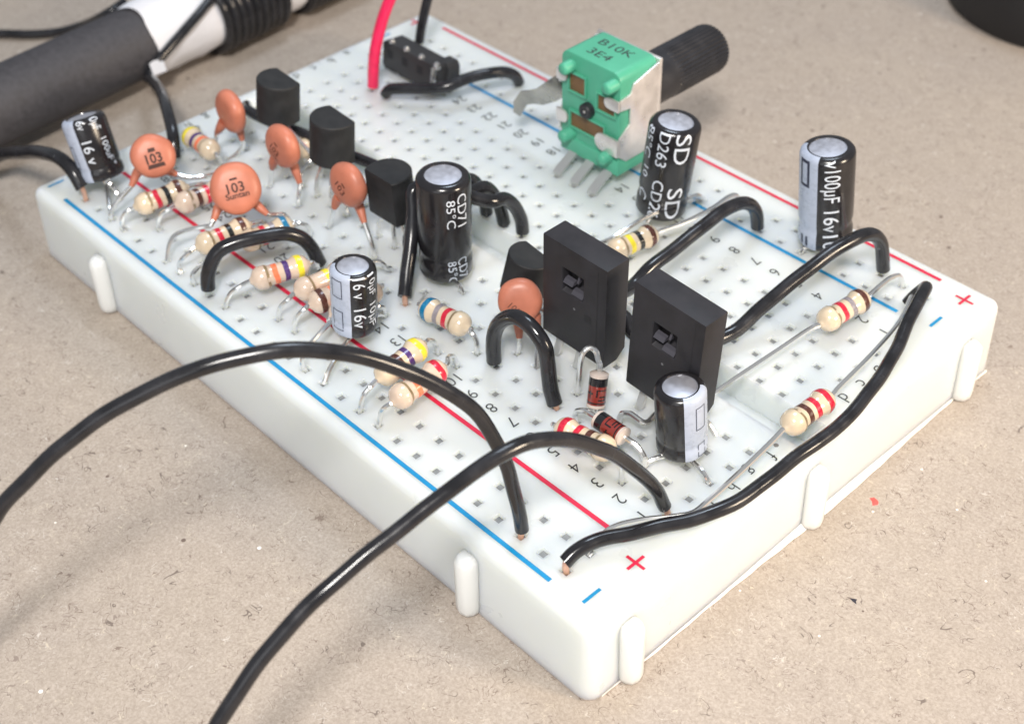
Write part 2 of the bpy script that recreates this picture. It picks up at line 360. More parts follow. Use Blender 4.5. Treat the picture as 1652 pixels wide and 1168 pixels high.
DATA = json.loads(r'''{"wires":{"W1":{"pts":[[6.64,23.85,0.62],[6.77,24.07,3.12],[6.98,24.44,6.01],[7.28,24.97,8.97],[7.67,25.64,11.49],[8.19,26.53,13.88],[8.83,27.65,15.71],[9.68,29.12,17.53],[10.72,30.92,19.29],[11.75,32.7,20.72],[12.76,34.45,21.79],[13.77,36.21,22.49],[14.79,37.97,22.86],[15.82,39.75,22.88],[17.06,41.91,22.63],[18.34,44.11,22.0],[19.65,46.38,21.01],[21.0,48.72,19.68],[22.18,50.77,18.13],[23.43,52.94,16.11],[24.21,54.3,14.71],[25.05,55.74,13.0],[27.05,59.2,7.5],[29.06,62.66,1.0],[30.56,65.26,-4.0],[32.56,68.72,-7.3],[36.07,74.78,-7.95],[42.08,85.17,-7.95]],"tips":[[6.69,23.94,0.0]]},"W2":{"pts":[[0.07,14.45,1.25],[0.17,15.2,3.23],[0.38,16.71,5.91],[0.64,18.64,8.71],[0.93,20.76,11.29],[1.29,23.33,13.7],[1.62,25.76,15.36],[1.91,27.86,16.16],[2.23,30.17,16.25],[2.51,32.2,15.9],[2.92,35.21,15.12],[3.33,38.19,14.25],[3.74,41.13,13.32],[4.14,44.04,12.24],[4.48,46.51,10.92],[4.75,48.53,9.51],[5.04,50.62,7.63],[5.25,52.16,5.93],[5.37,52.97,4.9],[5.79,55.94,-0.1],[6.2,58.91,-4.0],[6.76,62.87,-7.3],[7.73,69.8,-7.95],[9.26,80.7,-7.95]],"tips":[[0.0,13.97,0.0]]},"W3":{"pts":[[1.72,24.02,0.9],[1.65,23.2,1.3],[1.34,22.1,1.6],[0.78,20.41,1.6],[-0.15,18.66,1.5],[-1.35,16.34,1.5],[-2.62,14.01,1.5],[-3.76,10.85,1.6],[-4.12,7.06,1.7],[-4.16,3.29,1.8],[-4.41,0.42,1.9],[-4.54,-1.65,2.0],[-4.41,-4.09,2.2],[-4.07,-6.6,2.4],[-3.53,-9.44,2.6],[-2.76,-12.37,2.8],[-1.81,-15.09,3.1],[-0.86,-17.91,3.4],[-0.25,-20.03,3.5],[0.25,-21.35,3.2],[0.82,-21.83,2.4],[1.35,-21.52,1.4],[1.65,-21.19,0.6]],"tips":[[1.61,23.94,0.0],[1.38,-21.37,0.0]]},"W4":{"pts":[[49.88,23.96,0.82],[49.78,23.73,2.32],[49.58,23.24,3.72],[49.24,22.43,4.78],[48.69,21.11,5.17],[47.91,19.22,5.31],[47.22,17.58,5.17],[46.68,16.28,4.85],[46.18,15.08,3.98],[45.87,14.32,2.63],[45.65,13.8,0.58]],"tips":[]},"W5":{"pts":[[23.19,11.43,0.37],[23.2,11.43,1.98],[22.96,11.43,3.71],[22.34,11.43,5.22],[21.19,11.43,6.59],[19.93,11.43,7.32],[18.64,11.43,7.32],[17.44,11.43,6.72],[16.63,11.43,5.84],[16.26,11.43,4.1],[15.97,11.43,1.78],[15.44,11.43,0.22]],"tips":[[15.24,11.43,0.0]]},"W6":{"pts":[[19.16,-20.82,0.7],[19.16,-20.36,2.52],[19.15,-19.37,4.05],[19.14,-17.71,5.09],[19.13,-15.24,5.53],[19.12,-12.53,5.32],[19.11,-9.01,4.85],[19.09,-4.72,4.34],[19.08,-2.23,3.55],[18.6,1.0,4.0],[18.7,3.0,1.2]],"tips":[]},"W7":{"pts":[[6.42,-24.14,0.49],[6.51,-23.65,2.48],[6.63,-22.98,4.23],[6.81,-21.97,5.38],[7.08,-20.45,6.03],[7.65,-17.29,5.83],[8.41,-13.01,4.61],[9.16,-8.84,3.01],[9.78,-5.42,1.53],[11.48,-0.59,1.8],[13.59,1.21,2.2],[15.22,1.91,2.8],[16.37,1.51,3.4],[17.1,1.54,3.5],[17.86,1.94,3.0],[18.83,2.08,1.2]],"tips":[]},"A1":{"pts":[[40.64,-3.8,0.3],[40.64,-3.61,1.78],[40.64,-2.86,3.88],[40.64,-1.68,5.33],[40.64,1.13,5.63],[40.64,4.34,4.27],[40.64,6.35,2.4],[40.64,6.35,0.6]],"tips":[]},"A2":{"pts":[[38.1,-3.85,0.24],[38.1,-3.56,1.91],[38.1,-2.79,3.94],[38.1,-1.53,5.66],[38.1,-0.07,6.01],[38.1,2.18,6.31],[38.1,4.75,4.81],[38.1,6.35,2.7],[38.1,6.35,0.6]],"tips":[]},"A3":{"pts":[[35.56,-4.03,0.36],[35.56,-3.81,2.14],[35.56,-2.93,4.15],[35.56,-1.56,5.56],[35.56,-0.17,5.95],[37.0,1.8,6.8],[39.0,4.2,8.0],[39.81,6.05,8.3],[39.1,6.81,6.6],[38.43,7.77,4.9],[37.42,9.09,3.2],[36.33,10.52,1.6],[35.63,11.42,0.7]],"tips":[[35.56,11.43,0.0]]},"W8":{"pts":[[74.27,2.01,1.2],[71.02,3.75,2.6],[68.61,3.56,2.6],[62.9,2.37,2.6],[57.75,1.76,2.6],[53.13,0.87,2.6],[49.74,0.36,2.4],[46.89,0.78,2.2],[47.35,0.26,0.8]],"tips":[]},"W13":{"pts":[[65.43,-11.0,0.8],[64.77,-11.27,1.6],[63.43,-12.02,2.0],[61.03,-13.69,2.2],[59.41,-15.08,2.6],[58.5,-17.11,3.0],[57.29,-19.83,3.2],[56.71,-21.67,2.8],[56.62,-23.03,1.8],[56.77,-23.83,0.6]],"tips":[]},"W14":{"pts":[[68.46,-11.6,0.37],[68.37,-11.71,1.98],[68.23,-11.91,3.56],[68.04,-12.17,5.27],[67.73,-12.58,7.17],[67.36,-13.09,8.89],[66.9,-13.71,10.71],[66.27,-14.56,12.86],[65.36,-15.8,15.29]],"tips":[]},"W15":{"pts":[[70.59,-20.59,1.81],[70.46,-20.76,2.86],[70.21,-21.06,4.46],[69.91,-21.43,6.27],[69.56,-21.86,8.12],[69.06,-22.48,10.63]],"tips":[]},"W17":{"pts":[[72.84,23.94,1.39],[73.29,23.95,2.03],[74.04,23.97,2.84],[75.55,23.99,3.31],[77.85,24.04,3.12],[81.44,24.11,1.92],[86.82,24.21,-0.54],[92.33,24.32,-3.32],[94.5,27,-5.2],[96,33,-7.2],[96.5,45,-7.9],[96,60,-7.9]],"tips":[[72.73,23.94,0.0]]},"W16":{"pts":[[72.14,13.19,0.4],[72.58,12.75,1.5],[73.47,12.14,2.4],[75.34,11.2,2.9],[78.71,9.58,2.5],[83.87,7.13,1.0],[89.46,4.76,-1.2],[94.62,2.64,-3.4]],"tips":[]},"W18":{"pts":[[130.62,10.64,-7.8],[127.4,6.78,-7.8],[124.16,3.88,-7.8],[121.65,0.99,-7.6],[118.1,-0.68,-6.0],[112.73,-1.05,-3.0],[110.43,-1.87,-1.5],[111.37,-4.32,-1.5]],"tips":[]}},"resistors":{"R1":{"a":[64.59,22.32,2.2],"b":[63.4,17.13,2.6],"la":[[65.11,23.94,-0.5],[65.5,23.92,0.4],[65.27,23.69,1.4],[64.79,23.24,2.1]],"lb":[[63.5,13.97,-0.5],[64.56,13.66,0.6],[63.27,14.81,2.0],[63.19,15.92,2.5]]},"R2":{"a":[61.89,19.18,2.2],"b":[61.37,13.88,2.0],"la":[[62.57,21.4,-0.5],[62.88,21.26,0.6],[62.52,20.9,1.6],[61.91,20.28,2.2]],"lb":[[60.96,13.97,-0.5],[60.96,13.97,1.0]]},"R3":{"a":[54.15,21.96,2.4],"b":[53.37,16.36,2.6],"la":[[54.95,23.94,-0.5],[55.35,23.71,0.5],[54.65,23.51,1.6],[54.15,22.91,2.3]],"lb":[[55.88,13.97,-0.5],[53.56,13.98,0.6],[53.2,14.24,1.6],[53.17,15.04,2.4],[53.28,15.83,2.6]]},"R4":{"a":[51.78,18.24,2.2],"b":[50.96,13.19,2.2],"la":[[52.41,23.94,-0.5],[52.41,23.94,1.2]],"lb":[[50.8,11.43,-0.5],[50.53,11.28,0.6],[50.28,11.64,1.6],[50.42,12.37,2.2],[50.69,12.78,2.2]]},"R5":{"a":[46.18,21.14,2.2],"b":[44.37,16.03,2.4],"la":[[47.33,23.94,-0.5],[47.32,23.65,0.5],[47.0,23.2,1.4],[46.43,22.55,2.1]],"lb":[[48.26,13.97,-0.5],[45.21,14.51,0.6],[44.66,14.75,1.4],[44.21,15.5,2.2]]},"R6":{"a":[41.5,19.23,2.4],"b":[40.99,14.17,2.4],"la":[[42.25,21.4,-0.5],[42.25,21.35,0.5],[41.92,21.07,1.5],[41.41,20.53,2.3]],"lb":[[40.64,8.89,-0.5],[40.16,9.3,0.5],[39.87,10.17,1.2],[39.87,10.49,1.9],[40.12,11.02,2.2],[40.32,12.14,2.4]]},"R7":{"a":[39.07,19.28,2.4],"b":[38.41,14.44,2.4],"la":[[39.71,21.4,-0.5],[39.85,21.27,0.5],[39.6,20.94,1.5],[39.14,20.46,2.3]],"lb":[[35.56,13.97,-0.5],[35.49,14.04,0.4],[35.27,14.3,1.2],[35.2,14.89,1.8],[36.34,14.65,2.2]]},"R8":{"a":[36.74,18.18,2.0],"b":[36.77,14.3,2.2],"la":[[34.63,23.94,-0.5],[34.93,24.07,0.4],[35.01,23.81,1.3],[35.49,22.41,1.7],[35.89,20.85,2.0],[36.54,19.13,2.0]],"lb":[[38.1,13.97,-0.5],[38.1,13.97,1.4]]},"R9":{"a":[31.8,12.1,2.0],"b":[26.88,11.45,2.2],"la":[[35.56,8.89,-0.5],[33.66,11.21,0.8],[32.59,11.9,1.8]],"lb":[[25.4,11.43,-0.5],[25.36,11.55,0.6],[25.45,11.5,1.4],[25.75,11.58,2.0],[26.21,11.52,2.2]]},"R10":{"a":[26.96,21.42,2.2],"b":[27.33,16.22,2.6],"la":[[27.01,23.94,-0.5],[27.08,23.59,0.6],[26.94,23.25,1.5],[26.76,22.64,2.1]],"lb":[[27.94,13.97,-0.5],[28.01,14.09,0.6],[27.65,14.61,1.8],[27.6,15.2,2.4]]},"R11":{"a":[23.84,22.55,2.2],"b":[23.99,16.68,2.4],"la":[[24.47,23.94,-0.5],[24.57,23.57,0.5],[24.33,23.47,1.4],[23.89,23.21,2.1]],"lb":[[25.4,13.97,-0.5],[25.37,14.11,0.6],[25.14,14.54,1.6],[24.79,15.4,2.2]]},"R12":{"a":[11.69,14.57,2.0],"b":[6.65,13.74,2.2],"la":[[12.7,13.97,-0.5],[12.7,13.97,1.0]],"lb":[[5.08,13.97,-0.5],[5.18,13.91,0.5],[5.24,13.89,1.6],[5.74,13.83,2.2]]},"R13":{"a":[4.63,-11.75,2.0],"b":[3.9,-17.44,2.2],"la":[[7.62,3.81,-0.5],[5.72,2.24,1.4],[5.51,1.97,1.8],[5.11,-6.57,1.9],[4.84,-10.67,2.0]],"lb":[[3.92,-23.91,-0.5],[3.85,-23.41,0.8],[3.91,-22.73,1.8],[3.98,-21.54,2.2],[4.0,-19.8,2.2]]},"R14":{"a":[-1.45,1.05,1.8],"b":[-1.79,-4.38,2.0],"la":[[1.61,21.4,-0.5],[1.88,19.43,0.5],[1.61,18.3,0.7],[0.51,16.25,0.7],[-1.05,14.34,0.8],[-1.86,13.21,1.0],[-1.99,11.73,1.2],[-1.91,7.84,1.5],[-1.53,2.61,1.7]],"lb":[[1.38,-21.37,-0.5],[1.38,-21.37,1.6],[-0.21,-16.98,2.2],[-0.61,-15.17,2.2],[-1.2,-10.67,2.1],[-1.67,-5.59,2.0]]},"R15":{"a":[25.23,-6.14,2.2],"b":[24.38,-10.96,2.2],"la":[[22.86,-3.81,-0.5],[22.86,-3.81,2.0]],"lb":[[24.24,-23.91,-0.5],[22.94,-22.3,1.5],[22.97,-21.76,2.2],[23.03,-20.84,2.4],[22.91,-18.22,2.4],[23.29,-14.92,2.3],[24.15,-12.06,2.2]]},"R16":{"a":[72.5,10.91,2.2],"b":[67.03,11.14,2.4],"la":[[73.66,8.89,-0.5],[73.66,8.89,1.6]],"lb":[[68.58,8.89,-0.5],[67.52,10.27,0.6],[66.72,10.79,1.6],[66.53,11.05,2.2]]},"R17":{"a":[64.03,3.17,1.6],"b":[60.76,3.23,1.6],"la":[[63.5,6.35,-0.5],[63.5,6.35,1.4]],"lb":[[58.42,6.35,-0.5],[58.42,6.35,1.4]]}},"bare":[[27.94,-6.35,-0.5],[27.94,-6.35,1.2],[26.74,-7.48,2.2],[26.43,-11.66,2.6],[25.63,-16.64,2.6],[25.56,-18.65,2.4],[25.67,-19.6,1.8],[26.17,-20.78,0.6],[26.78,-21.37,-0.5]],"caps":{"C1":{"base":[72.72,21.31,1.5],"top":[75.08,21.06,7.84],"r":2.31,"legs":[[70.19,21.4,0.0],[67.65,23.94,0.0]],"h":6.77},"C2":{"base":[34.45,18.21,1.8],"top":[34.21,17.85,8.7],"r":2.1,"legs":[[32.09,23.94,0.0],[35.56,13.97,0.0]],"h":6.91},"C3":{"base":[35.86,5.9,0.9],"top":[35.7,5.71,11.81],"r":2.58,"legs":[[33.02,6.35,0.0],[35.56,6.35,0.0]],"h":10.91},"C4":{"base":[27.48,-15.55,1.4],"top":[26.68,-16.23,11.73],"r":2.56,"legs":[[27.94,-13.97,0.0],[26.78,-21.37,0.0]],"h":10.38},"C5":{"base":[13.12,-23.82,0.8],"top":[13.98,-23.29,11.27],"r":2.62,"legs":[[14.08,-23.91,0.0],[14.08,-21.37,0.0]],"h":10.51},"C6":{"base":[3.64,8.27,1.0],"top":[4.07,8.6,7.83],"r":2.13,"legs":[[0.0,8.89,0.0],[5.08,11.43,0.0]],"h":6.85}},"discs":{"D1":{"c":[66.67,18.34,5.5],"r":2.28,"n":[-0.766,0.376,0.522],"legs":[[[67.85,19.95,3.6],[67.62,20.98,2.6],[67.59,22.35,1.9],[67.61,23.46,1.2],[67.66,23.96,0.5],[67.65,23.94,-0.5]],[[66.37,17.26,3.4],[65.84,16.6,2.8],[64.99,15.73,2.4],[64.3,14.3,2.2],[64.85,12.68,1.4],[66.04,11.43,-0.5]]]},"D2":{"c":[55.13,16.14,6.0],"r":2.56,"n":[-0.728,0.413,0.548],"legs":[[[56.14,17.88,4.0],[55.76,18.88,3.2],[55.75,19.26,2.8],[56.23,19.64,2.6],[57.32,21.21,2.4],[57.62,22.44,2.2],[57.68,23.14,1.4],[57.61,23.53,0.5],[57.49,23.94,-0.5]],[[54.25,14.7,3.8],[53.02,14.29,3.0],[52.81,13.44,2.6],[52.53,12.76,2.4],[52.47,12.31,1.6],[52.43,12.26,0.6],[53.34,13.97,-0.5]]]},"D3":{"c":[67.45,8.11,6.0],"r":2.36,"n":[0.099,0.993,0.06],"legs":[[[68.26,9.15,4.2],[69.08,9.26,3.2],[69.82,9.22,1.6],[71.12,8.89,-0.5]],[[66.92,7.73,4.0],[66.74,7.7,2.6],[67.89,7.29,0.8],[68.58,8.89,-0.5]]]},"D4":{"c":[57.17,8.8,6.6],"r":2.33,"n":[-0.02,0.997,0.08],"legs":[[[58.39,9.43,4.4],[58.88,9.39,3.4],[60.39,8.77,1.4],[60.96,8.89,-0.5]],[[56.59,8.19,4.2],[55.64,8.36,2.6],[55.26,8.99,1.4],[55.88,8.89,-0.5]]]},"D5":{"c":[46.48,8.77,7.0],"r":2.35,"n":[-0.02,0.998,0.06],"legs":[[[47.97,9.36,4.6],[48.19,9.61,3.8],[49.65,9.07,1.6],[50.8,8.89,-0.5]],[[45.85,8.2,4.4],[44.77,8.58,3.2],[43.48,8.9,1.4],[43.18,8.89,-0.5]]]},"D6":{"c":[23.91,7.39,4.6],"r":2.06,"n":[-0.646,0.625,0.438],"legs":[[[23.3,8.24,3.0],[22.81,8.59,1.6],[22.86,8.89,-0.5]],[[22.89,6.46,3.0],[22.71,6.35,1.8],[20.32,8.89,-0.5]]]}},"to92":{"T1":{"top":[64.5,3.44,9.2],"bot":[64.81,3.93,4.7],"legs":[[63.5,3.81,0.0],[60.96,3.81,0.0],[58.42,3.81,0.0]],"yaw":0},"T2":{"top":[54.65,4.01,9.0],"bot":[54.93,4.42,4.26],"legs":[[53.34,6.35,0.0],[50.8,6.35,0.0],[55.88,6.35,0.0]],"yaw":0},"T3":{"top":[43.57,6.1,8.6],"bot":[43.48,5.98,3.58],"legs":[[43.18,6.35,0.0],[45.72,6.35,0.0],[40.64,6.35,0.0]],"yaw":180},"T4":{"top":[26.18,3.76,6.6],"bot":[26.77,4.38,2.52],"legs":[[22.86,3.81,0.0],[25.4,6.35,0.0],[22.86,6.35,0.0]],"yaw":0}},"diodes":{"X1":{"a":[13.03,8.43,3.4],"b":[12.44,9.43,0.6],"la":[[15.24,8.89,-0.5],[14.94,8.96,1.8],[14.84,8.8,4.2],[14.69,8.58,5.0],[14.48,8.12,5.2],[14.04,7.88,4.9],[13.51,8.04,4.2]],"lb":[[12.7,8.89,-0.5]]},"X2":{"a":[9.87,11.85,2.4],"b":[6.96,11.86,2.4],"la":[[12.7,11.43,-0.5],[12.68,11.71,1.0],[12.01,11.89,2.0],[11.29,11.88,2.4]],"lb":[[5.08,11.43,-0.5],[4.77,11.59,0.8],[4.81,11.74,1.6],[5.6,11.75,2.2]]},"X3":{"a":[6.9,6.5,1.3],"b":[4.6,5.2,1.3],"la":[[10.16,8.89,-0.5],[9.78,9.24,1.0],[9.17,9.47,2.0],[8.61,9.32,2.2],[7.17,9.03,1.9]],"lb":[[3.0,4.6,0.3]]}}}''')

# ------------------------------------------------------------------ the setting
mb = MB(); mb.add([(-900, -900, -8.6), (900, -900, -8.6), (900, 900, -8.6), (-900, 900, -8.6)], [(0, 1, 2, 3)])
o = mb.build('table_surface', M['table'], smooth=False); o['kind'] = 'structure'

# ------------------------------------------------------------------ breadboard
P = 2.54
ROWY = dict(zip('fghij', [3.81+P*i for i in range(5)])); ROWY.update(dict(zip('edcba', [-3.81-P*i for i in range(5)])))
bb = thing('breadboard', (37.4, -0.8, -8.5), 'milky white plastic breadboard with printed row letters, column numbers and red and blue lines', 'breadboard')

def breadboard_body():
    mb = MB()
    X0, X1, Y0, Y1 = -4.3, 79.2, -28.9, 27.3
    prof = [(0.0, -8.35), (0.22, -1.0), (0.28, -0.66), (0.44, -0.35), (0.70, -0.11), (1.0, -0.015), (1.15, 0.0)]
    ns = 6; rings = []
    for ins, z in prof:
        rad = max(1.3-ins, 0.1); ring = []
        for cx, cy, a0 in ((X1-ins-rad, Y1-ins-rad, 0), (X0+ins+rad, Y1-ins-rad, 90), (X0+ins+rad, Y0+ins+rad, 180), (X1-ins-rad, Y0+ins+rad, 270)):
            for k in range(ns+1):
                a = math.radians(a0+90*k/ns); ring.append((cx+rad*math.cos(a), cy+rad*math.sin(a), z))
        rings.append(ring)
    n = len(rings[0]); vs = [p for r_ in rings for p in r_]
    fs = [(i*n+j, i*n+(j+1) % n, (i+1)*n+(j+1) % n, (i+1)*n+j) for i in range(len(rings)-1) for j in range(n)]
    fs.append(tuple(range(n-1, -1, -1)))
    mb.add(vs, fs)
    xa, xb, ya, yb = X0+1.15, X1-1.15, Y0+1.15, Y1-1.15
    hs, depth = 0.41, 0.34
    rows = []                                                # (y, [x...])
    for s, oy, ox in ((-1, 0.22, 0.11), (1, -0.19, 0.34)):
        for rr in (21.59, 24.13):
            rows.append((s*rr+oy, [(c-0.5)*P+ox for c in range(1, 30)]))
    for l, y in ROWY.items(): rows.append((y, [(c-1)*P for c in range(1, 31)]))
    rows.sort()
    y = ya
    def quad(x0, x1, y0, y1, z=0.0): mb.add([(x0, y0, z), (x1, y0, z), (x1, y1, z), (x0, y1, z)], [(0, 1, 2, 3)])
    holes = []
    def strip(y0, y1):
        # the ditch down the middle of the board
        d0, d1, e0, e1 = -3.2, 0.5, -2.5, 76.6
        if y0 < d0 < y1:
            quad(xa, xb, y0, d0); quad(xa, e0, d0, d1); quad(e1, xb, d0, d1)
            zb, w = -2.6, 0.5
            t = [(e0, d0, 0), (e1, d0, 0), (e1, d1, 0), (e0, d1, 0), (e0+w, d0+w, zb), (e1-w, d0+w, zb), (e1-w, d1-0.25, zb), (e0+w, d1-0.25, zb)]
            mb.add(t, [(0, 1, 5, 4), (1, 2, 6, 5), (2, 3, 7, 6), (3, 0, 4, 7), (4, 5, 6, 7)])
            quad(xa, xb, d1, y1)
        else: quad(xa, xb, y0, y1)
    for ry, xs in rows:
        strip(y, ry-hs)
        x = xa
        for hx in xs:
            quad(x, hx-hs, ry-hs, ry+hs); x = hx+hs
            k = 0.06
            t = [(hx-hs, ry-hs, 0), (hx+hs, ry-hs, 0), (hx+hs, ry+hs, 0), (hx-hs, ry+hs, 0), (hx-hs+k, ry-hs+k, -depth), (hx+hs-k, ry-hs+k, -depth), (hx+hs-k, ry+hs-k, -depth), (hx-hs+k, ry+hs-k, -depth)]
            mb.add(t, [(0, 1, 5, 4), (1, 2, 6, 5), (2, 3, 7, 6), (3, 0, 4, 7)])
            holes.append((hx, ry))
        quad(x, xb, ry-hs, ry+hs)
        y = ry+hs
    strip(y, yb)
    mb.build('body', M['plastic'], bb, smooth=True, angle=32, recalc=False)
    return holes, depth, hs
holes, depth, hs = breadboard_body()

# metal contacts seen at the bottom of the holes: one clip per half column, one per rail row
def clip(pts, proto={}):
    pts = sorted(pts); key = tuple((round(p[0]-pts[0][0], 3), round(p[1]-pts[0][1], 3)) for p in pts)
    if key not in proto:
        mb = MB()
        for dx, dy in key:
            k = hs-0.06
            mb.add([(dx-k, dy-k, 0), (dx+k, dy-k, 0), (dx+k, dy+k, 0), (dx-k, dy+k, 0)], [(0, 1, 2, 3)])
        me = bpy.data.meshes.new('contact_clip'); me.from_pydata([tuple(v*MM) for v in mb.v], [], mb.f); me.materials.append(M['clip']); proto[key] = me
    o = link('contact_clip', proto[key], bb); o.location = (Vector((pts[0][0], pts[0][1], -depth))-Vector(bb['_o']))*MM
main = [h for h in holes if abs(h[1]) < 15]; rails = [h for h in holes if abs(h[1]) > 15]
for c in range(30):
    for s in (1, -1): clip([h for h in main if abs(h[0]-c*P) < .1 and h[1]*s > 0])
for yy in sorted({h[1] for h in rails}): clip([h for h in rails if h[1] == yy])

# joining lugs on the two sides that show
def lug(x, y, n):
    n = Vector(n); t = Vector((-n.y, n.x, 0)); mb = MB(); R_ = 1.0
    prof = [(-1.0, 0), (-1.0, .35), (-0.93, .75), (-0.62, 1.25), (0, 1.45), (0.62, 1.25), (0.93, .75), (1.0, .35), (1.0, 0)]
    lev = [(-8.45, .72), (-8.35, .86), (-8.0, .97), (-7.6, 1.0), (-2.5, .97), (-2.1, .88), (-1.85, .70), (-1.75, .45)]
    k = len(prof)
    vs = [Vector((x, y, 0))+t*(a*sc)+n*(b_*sc if b_ else -.25)+Vector((0, 0, z)) for z, sc in lev for a, b_ in prof]
    fs = [(i*k+j, i*k+j+1, (i+1)*k+j+1, (i+1)*k+j) for i in range(len(lev)-1) for j in range(k-1)]+[tuple(range(k)), tuple((len(lev)-1)*k+j for j in range(k))]
    mb.add(vs, fs).build('lug', M['lug'], bb, angle=50)
for x in (9.3, 65.2): lug(x, 27.18, (0, 1, 0))
for y in (23.0, -0.1, -23.3): lug(-4.18, y, (-1, 0, 0))

# backing paper that peels out along the near end
mb = MB(); n = 60; rnd = random.Random(3)
top, bot = [], []
for i in range(n+1):
    y = -28.3+54.2*i/n; w = max(.0, min(1, (26.5-y)/6))*0.07+0.42*math.exp(-((y+4)/11.0)**2)+0.03*math.sin(y*1.7)+rnd.uniform(-.02, .02)
    zt = -8.3+0.5*math.exp(-((y+4)/11.0)**2)
    top.append((-4.30, y, zt)); bot.append((-4.30-w, y, -8.52))
vs = top+bot+[(-4.0, p[1], -8.56) for p in bot]
mb.add(vs, [(i, i+1, n+2+i, n+1+i) for i in range(n)]+[(n+1+i, n+2+i, 2*n+3+i, 2*n+2+i) for i in range(n)])
mb.build('backing_paper', M['tape'], bb, angle=60)

# print on the board
Z = 0.012
def bar(name, x0, x1, y0, y1, m):
    MB().add([(x0, y0, Z), (x1, y0, Z), (x1, y1, Z), (x0, y1, Z)], [(0, 1, 2, 3)]).build(name, m, bb, smooth=False)
bar('blue_line', 1.75, 74.3, 25.33, 25.75, M['blue_ink'])
bar('red_line', 2.0, 74.3, 18.22, 18.66, M['red_ink'])
bar('blue_line', 2.0, 74.0, -20.45, -20.02, M['blue_ink'])
bar('red_line', 1.8, 73.8, -27.28, -26.86, M['red_ink'])
for x, y in ((-1.62, 19.58), (-1.42, -26.1), (77.2, -25.75), (77.3, 19.4)):
    k, w = 0.95, 0.14
    MB().add([(x-k, y-w, Z), (x+k, y-w, Z), (x+k, y+w, Z), (x-k, y+w, Z), (x-w, y-k, Z+.003), (x+w, y-k, Z+.003), (x+w, y+k, Z+.003), (x-w, y+k, Z+.003)], [(0, 1, 2, 3), (4, 5, 6, 7)]).build('plus_mark', M['red_ink'], bb, smooth=False)
for x, y in ((-1.5, 24.35), (-1.36, -21.5), (77.4, -20.6), (77.6, 24.7)):
    bar('minus_mark', x-.15, x+.15, y-.95, y+.95, M['blue_ink'])
def printed(name, s, x, y, h):
    mb = MB(); write_flat(mb, s, (x, y, Z), (0, 1, 0), (-1, 0, 0), h, thin=-0.006, stretch=0.95); mb.build(name, M['ink'], bb, smooth=False)
for c in range(1, 31):
    x = (c-1)*P
    printed('column_number', str(c), x+1.3, 15.55, 1.25)
    printed('column_number', str(c), x+1.05, -16.95, 1.25)
for l, y in ROWY.items():
    for x in (-1.72, 77.25): printed('row_letter', l, x, y-0.85, 1.3)

# ------------------------------------------------------------------ wires
def wire(key, name, label, cat='jumper wire', group='black jumper wires pushed into the breadboard', r=0.60, m=None, ends=(None, None)):
    d = DATA['wires'][key]; pts = d['pts']
    w = thing(name, pts[0], label, cat, group)
    wob = random.random()*6; P3 = spline([Vector(p) for p in pts], 5); acc = 0.0
    for q in range(1, len(P3)-1):                            # small kinks of a hand-bent wire
        acc += (P3[q]-P3[q-1]).length
        P3[q] = P3[q]+Vector((math.sin(acc*1.3+wob), math.sin(acc*.9+2*wob), math.sin(acc*1.1+3*wob)))*.022
    MB().tube(P3, r, seg=14, smooth=False).build('insulation', m or M['pvc'], w, angle=50)
    for t in d['tips']:
        e = min((pts[0], pts[-1]), key=lambda q: (Vector(q)-Vector(t)).length)
        q = pts[1] if e is pts[0] else pts[-2]
        a = Vector(e)+(Vector(q)-Vector(e)).normalized()*0.3
        MB().tube([a, Vector(e)*.5+Vector(t)*.5+Vector((0, 0, .15)), (t[0], t[1], -.3)], 0.27, seg=8).build('copper_core', M['copper'], w)
    return w
wire('W1', 'jumper_wire', 'long black wire arching highest and ending in the rail of the blue line', group=None, r=.575)
wire('W2', 'jumper_wire', 'long black wire that crosses over the other long wire and ends beside printed number 1', group=None, r=.575)
wire('W3', 'jumper_wire', 'black wire lying along the lettered end of the board between its two outer rails', r=.60)
wire('W4', 'jumper_wire', 'black wire arch bridging the printed number 21 beside the blue banded resistor', r=.71)
wire('W5', 'jumper_wire', 'black wire arch in front of the small brown disc capacitor by the first power transistor', r=.70)
wire('W6', 'jumper_wire', 'black wire from the far rail running in behind the taller-looking power transistor by the disc', r=.67)
wire('W7', 'jumper_wire', 'black wire from the far rail by the 100µF capacitor to the second power transistor', r=.67)
wire('A1', 'jumper_wire', 'mostly hidden black wire arch over the ditch, closest to the tilted transistor', r=.68)
wire('A2', 'jumper_wire', 'black wire arch over the ditch, middle of three behind the 85°C capacitor', r=.68)
wire('A3', 'jumper_wire', 'black wire arch over the ditch coming down beside the 85°C capacitor', r=.68)
wire('W8', 'jumper_wire', 'straight black wire lying along the ditch behind the row of transistors', r=.62)
wire('W13', 'jumper_wire', 'black wire snaking from below the pin header to the far rail', r=.67)
wire('W14', 'jumper_wire', 'pinkish red wire standing upright beside the pin header', group=None, m=M['redpvc'], r=.66)
wire('W15', 'jumper_wire', 'thin black wire standing upright behind the pin header', group=None, r=.58)
wire('W17', 'jumper_wire', 'black wire with bare copper tip entering the rail beside the small leaning capacitor', r=.75)

# a bare tinned jumper behind the standing SD capacitor
t = thing('bare_wire', (28, -8.9, 0), 'bare silver wire link passing behind the SD capacitor', 'jumper wire')
MB().tube(DATA['bare'], .25, seg=8).build('link_wire', M['tin'], t)

